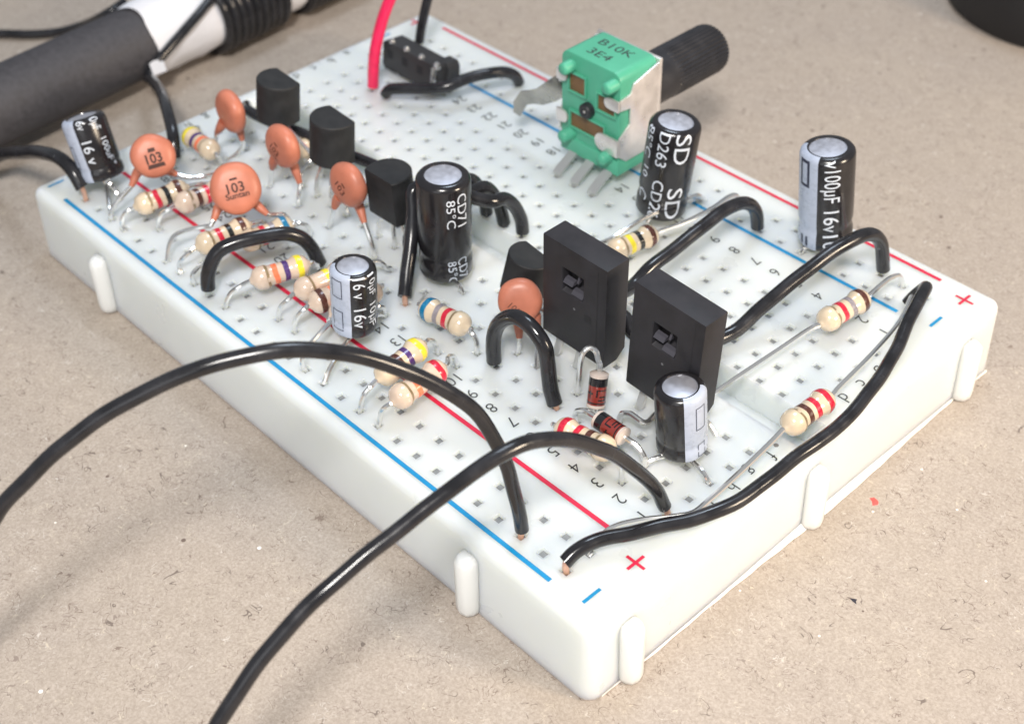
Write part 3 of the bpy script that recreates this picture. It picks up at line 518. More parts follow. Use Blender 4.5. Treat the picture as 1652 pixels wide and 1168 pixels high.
# ------------------------------------------------------------------ resistors
def resistor(key, label, bands, m='tan', reverse=False):
    """bands run from end a to end b"""
    d = DATA['resistors'][key]; a, b = Vector(d['a']), Vector(d['b'])
    mid = (a+b)/2; ax = (b-a).normalized(); L = min(max((b-a).length, 5.5), 6.1)
    if key in ('R8', 'R17', 'R12'): L = 5.6
    if key == 'R17': a, b = b-ax*L, b
    else: a, b = mid-ax*L/2, mid+ax*L/2
    t = thing('resistor', (mid.x, mid.y, 0), label, 'resistor', 'resistors plugged into the breadboard')
    R1, R0 = 1.17, 0.98
    prof = [(-.28, .25), (-.16, .34), (0, .55), (.12, .78), (.35, 1.0), (.65, 1.12), (1.0, R1), (1.3, 1.15), (1.55, 1.04), (1.75, R0), (L/2, R0-.01)]
    prof = prof+[(L-x, r_) for x, r_ in reversed(prof[:-1])]
    MB().lathe(a, ax, prof, 28).build('body', M[m], t, angle=60)
    def rad(x):
        x = min(x, L-x)
        for (x0, r0), (x1, r1) in zip(prof, prof[1:]):
            if x0 <= x <= x1: return r0+(r1-r0)*(x-x0)/(x1-x0)
        return R0
    spots = [(0.92, .58), (L*.405, .52), (L*.595, .52), (L-0.92, .58)]
    for k_, ((c, w), colr) in enumerate(zip(spots, bands)):
        if colr is None: continue
        if colr == 'gold': c, w = (1.42, .26) if k_ == 0 else (L-1.42, .26)
        xs = [c-w/2+w*k/4 for k in range(5)]
        pr = [(xs[0], rad(xs[0])-.02)]+[(x, rad(x)+.018) for x in xs]+[(xs[-1], rad(xs[-1])-.02)]
        ph = random.random()*6
        bm_ = MB().lathe(a, ax, pr, 28)
        for q in range(28):                              # painted edges wander a little
            dj = .035*math.sin(q*2*math.pi/28*2+ph)+.02*math.sin(q*2*math.pi/28*5+2*ph)
            for lv in range(len(pr)): bm_.v[lv*28+q] += ax*dj
        bm_.build('colour_band', M['band_'+colr], t, angle=60)
    for l, e, s in (('la', a, -1), ('lb', b, 1)):
        pts = [Vector(p) for p in d[l]]+[e+ax*s*.45, e-ax*s*.2]
        MB().tube(pts, .245, seg=8, sub=5).build('lead', M['tin'], t)
    return t
resistor('R1', 'tan resistor with red, black and brown bands below the disc beside the leaning capacitor', ['gold', 'red', 'black', 'brown'])
resistor('R2', 'resistor with a single red band showing between two discs marked 103', ['gold', 'brown', 'red', 'red'], 'pinktan')
resistor('R3', 'tan resistor with red, black and brown bands touching the long black wire arch', ['gold', 'red', 'black', 'brown'])
resistor('R4', 'resistor with a blue end band mostly hidden behind the black wire arch', ['gold', 'red', 'grey', 'blue'])
resistor('R5', 'pinkish resistor with gold, orange, violet and yellow bands by printed number 20', ['gold', 'orange', 'violet', 'yellow'], 'pinktan')
resistor('R6', 'resistor with a yellow band whose far half hides behind the 10µF capacitor', ['gold', None, 'yellow', 'orange'], 'pinktan')
resistor('R7', 'resistor showing only its rounded end and brown band against the 10µF capacitor', ['brown', 'orange', 'orange', 'orange'], 'pinktan')
resistor('R8', 'resistor standing hidden behind the 10µF capacitor with one long lead showing', ['orange', 'orange', 'brown', 'gold'], 'pinktan')
resistor('R9', 'tan resistor with blue, grey and red bands in front of the 85°C capacitor', ['blue', 'grey', 'red', 'gold'])
resistor('R10', 'resistor with yellow end, violet and brown bands under the long wire', ['gold', 'brown', 'violet', 'yellow'])
resistor('R11', 'resistor with red and violet bands and a pale rounded end under the long wire', ['gold', 'orange', 'violet', 'red'], 'pinktan')
resistor('R12', 'tan resistor with two red bands and a brown band under a red diode', ['red', 'red', 'brown', 'gold'])
resistor('R13', 'tan resistor with red, grey and brown bands over printed number 2 by the far rail', ['gold', 'red', 'grey', 'brown'])
resistor('R14', 'tan resistor with brown and two red bands over the lettered end of the ditch', ['gold', 'brown', 'red', 'red'])
resistor('R15', 'yellowish resistor with brown, black and yellow bands at the foot of the SD capacitor', ['gold', 'yellow', 'black', 'brown'])
resistor('R16', 'resistor with yellow, violet and orange bands near the corner lettered g', ['yellow', 'violet', 'orange', 'gold'])
resistor('R17', 'resistor with a pale end peeping out between a disc capacitor and the second transistor', ['orange', 'violet', 'grey', 'gold'])

# ------------------------------------------------------------------ electrolytic capacitors
CAMP = Vector(CAM['loc'])
def electrolytic(key, label, stripe=None, texts=(), boxes=(), white=()):
    d = DATA['caps'][key]; base, top = Vector(d['base']), Vector(d['top']); r, h = d['r'], d['h']
    ax = (top-base).normalized()
    t = thing('electrolytic_capacitor', (base.x, base.y, 0), label, 'capacitor', 'black electrolytic capacitors')
    ref = CAMP-(top+base)/2
    lip = 0.62*r
    prof = [(0, .70*r), (.04, .84*r), (.18, .95*r), (.45, r), (.16*h, r), (.195*h, .955*r), (.22*h, .945*r), (.25*h, .965*r), (.29*h, r), (h-.62, r), (h-.36, .975*r), (h-.15, .91*r), (h-.03, .82*r), (h, .74*r), (h-.02, .685*r), (h-.16, .665*r)]
    sl = MB().lathe(base, ax, prof, 48, ref=ref).build('sleeve', M['sleeve'], t, angle=60)
    MB().lathe(base, ax, [(h-.30, .60*r), (h-.12, .672*r), (h-.095, .64*r), (h-.09, .0)], 40, ref=ref).build('can_top', M['alu'], t, angle=40)
    def rad(dn):
        x = h-dn
        for (x0, r0), (x1, r1) in zip(prof[:14], prof[1:14]):
            if x0 <= x <= x1: return r0+(r1-r0)*(x-x0)/max(x1-x0, 1e-6)+.02
        return .82*r
    if stripe:
        a0, a1 = (math.radians(s) for s in stripe)
        pr = [(x, q+.012) for x, q in prof[2:14]]
        MB().lathe(base, ax, pr, 20, a0, a1, ref=ref).build('minus_stripe', M['stripe'], sl, angle=60)
    for s, th, st, hh, length in texts:
        g = glyphs(s); mb = MB()
        write_round(mb, s, top, ax, ref, rad, math.radians(th), st, hh, stretch=length/(g[2]*hh))
        mb.build('lettering', M['print'], sl, smooth=False)
    for th0, th1, d0, d1, w in boxes:
        y0, y1 = math.radians(th0)*r, math.radians(th1)*r; mb = MB()
        write_round(mb, '', top, ax, ref, lambda q: rad(q)+.012, 0, 0, 1, bars=[(d0, y0, d0+w, y1), (d1-w, y0, d1, y1), (d0+w, y0, d1-w, y0+w), (d0+w, y1-w, d1-w, y1)])
        mb.build('minus_sign', M['stripe_line'], sl, smooth=False)
    for th0, th1, d0, d1 in white:
        mb = MB(); write_round(mb, '', top, ax, ref, lambda q: rad(q)+.004, 0, 0, 1, bars=[(d0, math.radians(th0)*r, d1, math.radians(th1)*r)])
        mb.build('print_mark', M['print'], sl, smooth=False)
    e2 = ax.cross(perp(ax, ref))
    for i, lg in enumerate(d['legs']):
        dirn = Vector(lg)-base; dirn.z = 0
        s = base+dirn.normalized()*min(.9, dirn.length*.5)
        MB().tube([s+ax*.2, s-ax*.35, (lg[0]*.75+s.x*.25, lg[1]*.75+s.y*.25, max(.35, s.z*.35)), (lg[0], lg[1], -.3)], .245, seg=8).build('lead', M['tin'], t)
    return t

def write_round(mb, s, top, ax, ref, radius, theta, start, h, stretch=1.0, thin=0.0, bars=None):
    """wraps print round a cylinder: it runs down from 'start' mm below the top, letter tops towards growing theta (to the viewer's right)"""
    ax = Vector(ax).normalized(); e1 = perp(ax, ref); e2 = ax.cross(e1); top = Vector(top)
    bm = bmesh.new()
    if bars is None:
        vs, fs, w = glyphs(s, thin)
        bv = [bm.verts.new((x*h*stretch, (y-0.5)*h, 0)) for x, y in vs]
        for f in fs:
            try: bm.faces.new([bv[i] for i in f])
            except ValueError: pass
        y = -0.5*h+0.2
        while y < 0.5*h:
            bmesh.ops.bisect_plane(bm, geom=bm.verts[:]+bm.edges[:]+bm.faces[:], plane_co=(0, y, 0), plane_no=(0, 1, 0)); y += 0.2
        for x in (0.2, 0.4, 0.6, 0.8):
            if start+x > 0 and start < 1.0:
                bmesh.ops.bisect_plane(bm, geom=bm.verts[:]+bm.edges[:]+bm.faces[:], plane_co=(x-start, 0, 0), plane_no=(1, 0, 0))
    else:
        for x0, y0, x1, y1 in bars:
            n = max(1, int(abs(y1-y0)/0.2)); m_ = max(1, int(abs(x1-x0)/0.3))
            for k in range(n):
                ya = y0+(y1-y0)*k/n; yb = y0+(y1-y0)*(k+1)/n
                for j in range(m_):
                    xa = x0+(x1-x0)*j/m_; xb = x0+(x1-x0)*(j+1)/m_
                    bm.faces.new([bm.verts.new(c+(0,)) for c in ((xa, ya), (xb, ya), (xb, yb), (xa, yb))])
    bm.verts.index_update(); out = []
    for v in bm.verts:
        dn = start+v.co.x; rad = radius(dn); a = theta+v.co.y/rad
        out.append(top-ax*dn+(e1*math.cos(a)+e2*math.sin(a))*rad)
    mb.add(out, [tuple(v.index for v in f.verts) for f in bm.faces]); bm.free()

electrolytic('C1', 'small black capacitor leaning at the corner of the board, printed 16V and 100uF', stripe=(-100, -32),
    texts=[('16 v', -13, 2.3, 1.1, 2.4), ('100uF', 34, 2.4, .72, 2.4), ('6v', -12, .12, .9, .9), ('0µF', 26, .12, .95, 1.3)], boxes=[(-78, -58, 2.6, 5.0, .1)], white=[(40, 46, 5.1, 5.4)])
electrolytic('C2', 'small black capacitor with grey stripe printed 10µF 16V standing over the red line', stripe=(-105, -9),
    texts=[('16 v', 14, .12, 1.15, 2.1), ('10µF', 52, .12, .85, 2.2), ('16v', 14, 3.4, 1.15, 2.2), ('10µF', 52, 3.2, .85, 2.6)], boxes=[(-64, -30, .45, 2.4, .09), (-64, -30, 3.8, 6.0, .09)])
electrolytic('C3', 'tall black capacitor printed CD71 85°C standing in the middle of the board',
    texts=[('CD71', 40, .9, 1.05, 3.5), ('85°C', 14, 1.3, .85, 3.1), ('CD71', 40, 8.1, 1.05, 2.7), ('85°C', 14, 8.3, .85, 2.5)])
electrolytic('C4', 'tall black capacitor printed SD and CD263 beside the green potentiometer',
    texts=[('SD', 26, .15, 1.6, 3.2), ('D263', -17, .2, 1.15, 3.7), ('85°C', -58, .2, 1.0, 3.4), ('CD26', -14, 5.5, 1.15, 4.4), ('SD', 28, 6.2, 1.6, 3.6), ('10', -54, 4.6, .8, 1.2), ('C', -54, 7.2, 1.2, 1.2)])
electrolytic('C5', 'tall black capacitor with grey stripe printed 100µF 16V on the far rail', stripe=(-110, -19),
    texts=[('v100µF', 12, .12, 1.55, 4.5), ('16v10', 12, 5.6, 1.5, 4.4)], boxes=[(-66, -38, .4, 3.3, .3), (-60, -54, 8.9, 10.2, .3), (-46, -40, 8.9, 10.2, .3)])
electrolytic('C6', 'short black capacitor with grey stripe in front of the second power transistor', stripe=(7, 92),
    boxes=[(34, 62, 1.0, 3.4, .08), (38, 62, 5.1, 6.4, .08)])

# ------------------------------------------------------------------ ceramic disc capacitors
def disc_cap(key, label, rows, spin=0.0, off=(0, 0), thick=.82):
    d = DATA['discs'][key]; c, n, r = Vector(d['c']), Vector(d['n']).normalized(), d['r']
    t = thing('disc_capacitor', (c.x, c.y, 0), label, 'capacitor', 'orange ceramic disc capacitors')
    e = thick
    half = [(-e, 0.01), (-e*.99, .35*r), (-e*.93, .62*r), (-e*.80, .80*r), (-e*.58, .915*r), (-e*.3, .98*r), (0, r)]
    prof = half+[(-a, q) for a, q in reversed(half[:-1])]
    mb = MB().lathe(c, n, prof, 44)
    ph = random.random()*6
    for q in range(len(mb.v)):                               # dipped by hand: the outline is a little uneven
        v = mb.v[q]-c; h_ = n*v.dot(n); rd = v-h_; aa = math.atan2(rd.dot(perp(n)), rd.dot(n.cross(perp(n))))
        mb.v[q] = c+h_+rd*(1+.018*math.sin(2*aa+ph)+.012*math.sin(5*aa+2*ph))
    for l in d['legs']:
        a, b_ = Vector(l[0]), Vector(l[1])
        s = c+(a-c)*0.72
        mb.tube([s, a, a*.45+b_*.55, b_], [.62, .29], seg=10, sub=4)
    cd = mb.build('coated_disc', M['disc'], t, angle=70)
    for l in d['legs']:
        MB().tube([Vector(l[0])*.4+Vector(l[1])*.6]+[Vector(p) for p in l[1:]], .25, seg=8, sub=5).build('lead', M['tin'], t)
    up = Vector((0, 0, 1)); ex = up.cross(n).normalized(); ey = n.cross(ex)
    ca, sa = math.cos(spin), math.sin(spin); ex, ey = ex*ca+ey*sa, ey*ca-ex*sa
    for s, x, y, h, st, thin in rows:
        mb = MB()
        if s == 'bar':
            nb = 14; q = [(-h/2*st*(1.0 if e_ else .92)+h*st*k/nb*(1.0 if e_ else .92), (-.5 if e_ else .5)*thin) for e_ in (1, 0) for k in range(nb+1)]
            mb.add([(a_, b__, 0) for a_, b__ in q], [(k, k+1, nb+2+k, nb+1+k) for k in range(nb)])
        else:
            write_flat(mb, s, (0, 0, 0), (1, 0, 0), (0, 1, 0), h, stretch=st, thin=thin)
            bm = bmesh.new(); bv = [bm.verts.new(v) for v in mb.v]
            for f in mb.f:
                try: bm.faces.new([bv[q] for q in f])
                except ValueError: pass
            for k in range(-12, 13):
                bmesh.ops.bisect_plane(bm, geom=bm.verts[:]+bm.edges[:]+bm.faces[:], plane_co=(k*.15, 0, 0), plane_no=(1, 0, 0))
            bm.verts.index_update(); mb = MB(); mb.v = [v.co.copy() for v in bm.verts]; mb.f = [tuple(v.index for v in f.verts) for f in bm.faces]; bm.free()
        mb2 = MB(); vs = []
        for v in mb.v:
            px, py = v.x+x+off[0], v.y+y+off[1]; q = math.hypot(px, py)/r
            # height of the coated face at that radius
            z = e
            for (z0, r0), (z1, r1) in zip(half, half[1:]):
                if r0/r <= q <= r1/r: z = -(z0+(z1-z0)*(q*r-r0)/max(r1-r0, 1e-6))
            vs.append(c+ex*px+ey*py+n*(z+.04))
        mb2.add(vs, mb.f).build('lettering', M['disc_ink'], cd, smooth=False)
    return t
disc_cap('D1', 'orange disc capacitor printed 103 facing the camera, beside the small leaning capacitor', [('103', 0, -.22, .95, .95, .03), ('bar', .0, .62, .75, 1.0, .40), ('bar', .05, -1.02, 1.5, 1.2, .42)], spin=.10)
disc_cap('D2', 'biggest orange disc capacitor printed 103 facing the camera, above the black wire arch', [('103', 0, .08, .95, 1.0, .015), ('bar', 0, .92, .6, 1.3, .2), ('Suntan', 0, -.68, .56, 1.1, .02)], spin=.10)
disc_cap('D3', 'orange disc capacitor turned nearly edge-on, standing before the first transistor', [], thick=.95)
disc_cap('D4', 'orange disc capacitor printed 103 turned sideways between the first and second transistors', [('103', 0, -.2, .75, 1.0, 0), ('bar', -.2, .55, .5, 1.2, .16), ('Suntan', .2, -.85, .4, 1.0, 0)], spin=-.62, thick=.95)
disc_cap('D5', 'orange disc capacitor printed 103 turned sideways below the tilted third transistor', [('103', 0, -.15, .8, 1.0, 0), ('bar', 0, .58, .5, 1.2, .16)], spin=-.75, thick=.95)
disc_cap('D6', 'orange disc capacitor standing in the black wire arch against the first power transistor', [('103', 0, -.75, .62, 1.0, -.01)], spin=-.75, thick=.85)

# ------------------------------------------------------------------ TO-92 transistors
def small_transistor(key, label, flat=-1):
    d = DATA['to92'][key]; top, bot = Vector(d['top']), Vector(d['bot']); ax = (top-bot).normalized(); h = (top-bot).length
    t = thing('small_transistor', (bot.x, bot.y, 0), label, 'transistor', 'small black half-round transistors')
    R_ = 2.4 if key != 'T4' else 2.15; fy = .52*R_; poly = []
    a0 = math.acos(fy/R_)
    n = 26
    for k in range(n+1):
        a = a0+(2*math.pi-2*a0)*k/n; poly.append((R_*math.cos(a), R_*math.sin(a)))
    ex = (Vector((0, flat, 0))-ax*ax.dot(Vector((0, flat, 0)))).normalized(); ey = ax.cross(ex)
    mb = MB(); lev = [(0, .95), (.12, 1.0), (h-.12, .985), (h, .95)]; k = len(poly)
    vs = [bot+ax*z+(ex*x+ey*y)*s for z, s in lev for x, y in poly]
    fs = [(i*k+j, i*k+(j+1) % k, (i+1)*k+(j+1) % k, (i+1)*k+j) for i in range(3) for j in range(k)]+[tuple(range(k-1, -1, -1)), tuple(3*k+j for j in range(k))]
    mb.add(vs, fs).build('body', M['epoxy'], t, angle=28)
    for i, lg in enumerate(sorted(d['legs'])):
        s = bot+ey*(-1.27*(i-1))*(1 if (ey.x < 0) else -1)
        MB().tube([s+ax*.2, s-ax*.5, Vector((lg[0]*.8+s.x*.2, lg[1]*.8+s.y*.2, s.z*.45)), (lg[0], lg[1], .6), (lg[0], lg[1], -.3)], .23, seg=8).build('lead', M['tin'], t)
    return t
small_transistor('T1', 'black half-round transistor standing farthest along the row, by the edge-on disc capacitor')
small_transistor('T2', 'black half-round transistor standing second in the row, between two sideways disc capacitors')
small_transistor('T3', 'black half-round transistor tilted on bent legs beside the 85°C capacitor', flat=1)
small_transistor('T4', 'black half-round transistor leaning back between a disc capacitor and the first power transistor')

# ------------------------------------------------------------------ flat power transistors
def power_transistor(label, xb, xt, y1, z0, z1, pins, yrow):
    """front face on y1 (towards the near rails), bottom centre (xb, z0), top centre (xt, z1)"""
    t = thing('power_transistor', (xb, y1-1.3, 0), label, 'transistor', 'flat black power transistors')
    W2, D_ = 3.8, 2.7
    ax = Vector((xt-xb, 0, z1-z0)); H_ = ax.length; ax.normalize(); ex = Vector((-ax.z, 0, ax.x)); ey = Vector((0, 1, 0))   # ex: to the viewer's right
    O = Vector((xb, y1, z0))
    P_ = lambda u_, w_, q: O+ex*u_+ax*w_+ey*q
    mb = MB()
    # front face with a stepped square recess
    ul, ur, wl, wh = -1.4, 1.1, 5.9, 8.4
    fr = [P_(-W2, 0, 0), P_(W2, 0, 0), P_(W2, H_, 0), P_(-W2, H_, 0), P_(ul, wl, 0), P_(ur, wl, 0), P_(ur, wh, 0), P_(ul, wh, 0)]
    rc = [P_(ul+.1, wl+.5, -1.3), P_(ur-.1, wl+.5, -1.3), P_(ur-.1, wh, -1.3), P_(ul+.1, wh, -.6)]
    mb.add(fr+rc, [(0, 1, 5, 4), (1, 2, 6, 5), (2, 3, 7, 6), (3, 0, 4, 7), (4, 5, 9, 8), (5, 6, 10, 9), (6, 7, 11, 10), (7, 4, 8, 11), (8, 9, 10, 11)])
    # sides with the chamfered foot at the back
    bk = [P_(-W2, .9, -D_), P_(W2, .9, -D_), P_(W2, H_, -D_), P_(-W2, H_, -D_), P_(-W2, 0, -D_*.62), P_(W2, 0, -D_*.62)]
    a = fr[:4]
    mb.add(a+bk, [(3, 2, 6, 7), (1, 9, 5, 6, 2), (0, 3, 7, 4, 8), (0, 8, 9, 1), (8, 4, 5, 9), (4, 7, 6, 5)])
    mb.build('body', M['epoxy2'], t, bevel=.14, angle=30)
    # stepped bottom of the recess: two ledges and a groove between them
    for (u0, w0, u1, w1, q0, q1) in ((ul+.10, wl+.95, -.20, wl+1.40, -.60, .02), (-.30, wl+.20, ur-.1, wl+.62, -.60, .02), (.15, wl+1.5, .36, wh-.15, -.60, -.18)):
        v = [P_(u0, w0, q0), P_(u1, w0, q0), P_(u1, w1, q0), P_(u0, w1, q0), P_(u0, w0, q1), P_(u1, w0, q1), P_(u1, w1-.1, q1-.28), P_(u0, w1-.1, q1-.28)]
        mb = MB(); mb.add(v, [(0, 1, 5, 4), (1, 2, 6, 5), (2, 3, 7, 6), (3, 0, 4, 7), (4, 5, 6, 7)])
        mb.build('recess_step', M['ledge_highlight'], t, smooth=False)
    MB().add([P_(2.75, .4, .012), P_(2.83, .4, .012), P_(2.83, H_-.4, .012), P_(2.75, H_-.4, .012)], [(0, 1, 2, 3)]).build('parting_line', M['rubber'], t, smooth=False)
    v = [P_(1.3, 4.0, .012), P_(2.1, 4.0, .012), P_(2.1, 4.8, .012), P_(1.3, 4.8, .012)]
    MB().add(v, [(0, 1, 2, 3)]).build('moulded_dent', M['rubber'], t, smooth=False)
    for px in pins:
        s = P_(-(px-xb), .3, -1.2)
        mb = MB(); w = .36
        mb.add([(px-w, s.y-.22, z0+.4), (px+w, s.y-.22, z0+.4), (px+w, s.y+.22, z0+.4), (px-w, s.y+.22, z0+.4), (px-w, yrow-.22, -.3), (px+w, yrow-.22, -.3), (px+w, yrow+.22, -.3), (px-w, yrow+.22, -.3)],
               [(0, 1, 2, 3), (7, 6, 5, 4), (0, 4, 5, 1), (1, 5, 6, 2), (2, 6, 7, 3), (3, 7, 4, 0)])
        mb.build('pin', M['lead_dull'], t, bevel=.05)
    return t
power_transistor('flat black power transistor with a square recess, beside the leaning half-round transistor', 18.05, 17.9, 6.6, 2.0, 12.75, (15.24, 17.78, 20.32), 6.35)
power_transistor('flat black power transistor with a square recess, behind the short grey-striped capacitor', 7.85, 7.3, 6.6, 2.0, 13.25, (5.08, 7.62, 10.16), 6.35)

# ------------------------------------------------------------------ glass diodes
def diode(key, label, L=3.3):
    d = DATA['diodes'][key]; a, b = Vector(d['a']), Vector(d['b']); mid = (a+b)/2; ax = (b-a).normalized(); a, b = mid-ax*L/2, mid+ax*L/2
    t = thing('diode', (mid.x, mid.y, 0), label, 'diode', 'small red glass diodes')
    R_ = .82
    MB().lathe(a, ax, [(.62, R_), (L-.42, R_), (L-.4, R_-.02)], 24).build('glass_body', M['glass_red'], t)
    MB().lathe(a, ax, [(.42, R_+.012), (1.15, R_+.012)], 24).build('cathode_band', M['diode_black'], t)
    MB().lathe(a, ax, [(0, .3), (.04, .62), (.16, .84), (.42, R_)], 24).build('end_cap', M['glass_clear'], t, angle=60)
    MB().lathe(b, -ax, [(0, .3), (.04, .62), (.16, .84), (.42, R_)], 24).build('end_cap', M['glass_clear'], t, angle=60)
    ref = CAMP-mid; e1 = perp(ax, ref); e2 = ax.cross(e1)
    MB().lathe(a, ax, [(2.62, R_+.012), (2.74, R_+.012)], 24).build('print_ring', M['diode_black'], t)
    for x0, x1, t0, t1 in ((1.42, 1.52, -70, 5), (1.42, 2.1, -5, 5), (1.75, 1.9, 25, 75), (2.0, 2.12, -60, -15), (2.0, 2.45, -62, -52), (2.3, 2.42, -62, -10), (1.6, 2.3, 40, 48)):
        mb = MB(); n = 6; vs = []
        for k in range(n+1):
            tt = math.radians(t0+(t1-t0)*k/n)
            for x in (x0, x1): vs.append(a+ax*x+(e1*math.cos(tt)+e2*math.sin(tt))*(R_+.012))
        mb.add(vs, [(2*k, 2*k+1, 2*k+3, 2*k+2) for k in range(n)]).build('print_mark', M['diode_black'], t, smooth=False)
    for l, e, s in (('la', a, -1), ('lb', b, 1)):
        pts = [Vector(p) for p in d[l]]+[e+ax*s*.5, e-ax*s*.15]
        MB().tube(pts, .25, seg=8, sub=5).build('lead', M['tin'], t)
diode('X1', 'red glass diode standing upright with its lead bent over in a hairpin')
diode('X2', 'red glass diode with black end lying beside the resistor with two red bands')
diode('X3', 'red glass diode hidden behind the short capacitor, only its long lead showing')

# ------------------------------------------------------------------ green potentiometer
def potentiometer():
    t = thing('potentiometer', (38.3, -19, 0), 'green potentiometer marked B10K 3E4 with ribbed black shaft and silver cover', 'potentiometer')
    x0, x1, yf, yb, z0, z1 = 34.25, 42.45, -16.5, -21.9, 2.0, 13.4
    # green housing: rounded block, seen from its back
    c = 1.0; poly = []
    for cx, cz, a in ((x1-c, z1-c, 0), (x0+c, z1-c, 90), (x0+.4, z0+.4, 180), (x1-.4, z0+.4, 270)):
        rr = c if cz > 5 else .4
        for k in range(6):
            q = math.radians(a+18*k); poly.append((cx+rr*math.cos(q), cz+rr*math.sin(q)))
    hg = MB().prism(poly, (0, yf, 0), (1, 0, 0), (0, 0, 1), (0, -1, 0), yf-yb).build('housing', M['green'], t, bevel=.12, angle=40)
    MB().box((x0-.05, -21.2, z0-.35), (x1+.05, yf+.12, z0+1.5)).build('foot_rim', M['green'], t, bevel=.15)
    for x, z in ((41.0, 12.0), (35.0, 12.15), (41.1, 4.0), (35.5, 3.7)):
        MB().lathe((x, yf-.3, z), (0, 1, 0), [(0, .72), (1.55, .66), (1.75, .52), (1.8, .0)], 20).build('post', M['green'], hg, angle=50)
    # openings that show the brown wafer, set into shallow frames
    for a, b_, q, w in ((38.95, 41.2, 9.15, 11.2), (34.75, 37.2, 8.5, 10.35), (36.2, 41.0, 4.95, 6.75)):
        MB().box((a, yf-.05, q), (b_, yf+.03, w)).build('wafer_window', M['wafer'], hg, smooth=False)
        mb = MB(); f = .16
        for lo, hi in (((a-f, q-f), (b_+f, q)), ((a-f, w), (b_+f, w+f)), ((a-f, q), (a, w)), ((b_, q), (b_+f, w))):
            mb.box((lo[0], yf-.05, lo[1]), (hi[0], yf+.28, hi[1]))
        mb.build('window_rim', M['green'], hg, smooth=False)
    MB().lathe((38.5, yf-.1, 7.85), (0, 1, 0), [(0, .85), (.75, .82), (.9, .68), (.9, .3), (.7, .26), (.7, 0)], 24).build('rotor_hub', M['knob'], t, angle=40)
    MB().lathe((38.5, yf+.55, 7.85), (0, 1, 0), [(0, .17), (.2, .15), (.26, 0)], 12).build('rotor_pin', M['nickel'], t, angle=40)
    # sheet-metal cover on the shaft side with its tabs folded over the back
    e = .28
    poly = [(yb-.1, 3.2), (-17.4, 3.2), (-16.3, 4.1), (-16.3, 6.2), (-17.8, 7.4), (-17.8, 9.3), (-16.3, 9.5), (-16.3, 10.7), (-17.8, 10.9), (-18.2, 11.9), (yb-.1, 12.9)]
    MB().prism(poly, (x0-e, 0, 0), (0, 1, 0), (0, 0, 1), (1, 0, 0), e-.02).build('metal_cover', M['nickel'], t, bevel=.08, label='wide silver side of the cover')
    MB().prism(poly, (x1+.02, 0, 0), (0, 1, 0), (0, 0, 1), (1, 0, 0), e).build('metal_cover', M['nickel'], t, bevel=.08)
    MB().box((x0-.3, yb-.45, 2.6), (x1+.3, yb-.02, z1-.2)).build('metal_cover', M['nickel'], t, bevel=.1)
    def tab(xr, s, zc, w, L):
        pts = []; n = 8
        for k in range(n+1):
            a = math.radians(90-180*k/n); pts.append((xr+s*(L-w/2)+s*w/2*math.cos(a), zc+w/2*math.sin(a)))
        poly = [(xr, zc+w/2)]+pts+[(xr, zc-w/2)]
        MB().prism(poly, (0, yf+.30, 0), (1, 0, 0), (0, 0, 1), (0, 1, 0), .26).build('folded_tab', M['nickel'], t, bevel=.06)
    tab(x0-.28, 1, 10.1, 1.25, 2.0); tab(x0-.28, 1, 5.2, 2.0, 3.2); tab(x1+.28, -1, 10.7, 1.3, 1.5); tab(x1+.28, -1, 5.9, 1.5, 1.6)
    # bent mounting lug reaching out from the far cheek
    pr = [Vector(q) for q in ((x1+.2, -16.6, 8.9), (x1+1.2, -16.2, 8.0), (45.4, -16.1, 6.6), (46.6, -16.0, 6.1), (47.7, -15.9, 5.6), (48.3, -15.8, 4.6), (48.5, -15.6, 3.4))]
    hw = [1.25, 1.25, 1.0, .8, .85, .7, .45]; mb = MB(); n = len(pr); vs = []
    for th in (0, .28):
        for k, q in enumerate(pr):
            up = Vector((.35, .2, 1)).normalized() if k < 5 else Vector((.9, .2, .3)).normalized()
            vs += [q+up*hw[k]+Vector((0, -th, 0)), q-up*hw[k]+Vector((0, -th, 0))]
    fs = []
    for k in range(n-1):
        a = 2*k; fs += [(a, a+1, a+3, a+2), (2*n+a, 2*n+a+2, 2*n+a+3, 2*n+a+1), (a, a+2, 2*n+a+2, 2*n+a), (a+1, 2*n+a+1, 2*n+a+3, a+3)]
    fs += [(0, 2*n, 2*n+1, 1), (2*n-2, 2*n-1, 4*n-1, 4*n-2)]
    mb.add(vs, fs).build('mounting_lug', M['lug_metal'], t, angle=25, bevel=.04)
    # shaft: collar, plain neck and ribbed end
    MB().lathe((38.3, yb-.3, 7.6), (0, -1, 0), [(0, 3.0), (1.2, 3.0), (1.4, 2.75), (5.8, 2.7)], 40).build('shaft_neck', M['knob'], t, angle=40)
    n = 36; mb = MB(); vs = []
    lev = [(-27.3, .97), (-27.5, 1.0), (-34.9, 1.0), (-35.5, .93), (-35.8, .80)]
    for y, s in lev:
        for k in range(2*n):
            a = math.pi*k/n; rr = (2.78 if k % 2 else 2.62)*s; vs.append((38.3+rr*math.cos(a), y, 7.6+rr*math.sin(a)))
    m_ = 2*n
    mb.add(vs, [(i*m_+j, i*m_+(j+1) % m_, (i+1)*m_+(j+1) % m_, (i+1)*m_+j) for i in range(len(lev)-1) for j in range(m_)]+[tuple(range(m_)), tuple((len(lev)-1)*m_+j for j in range(m_))])
    mb.build('ribbed_shaft', M['knob'], t, angle=18)
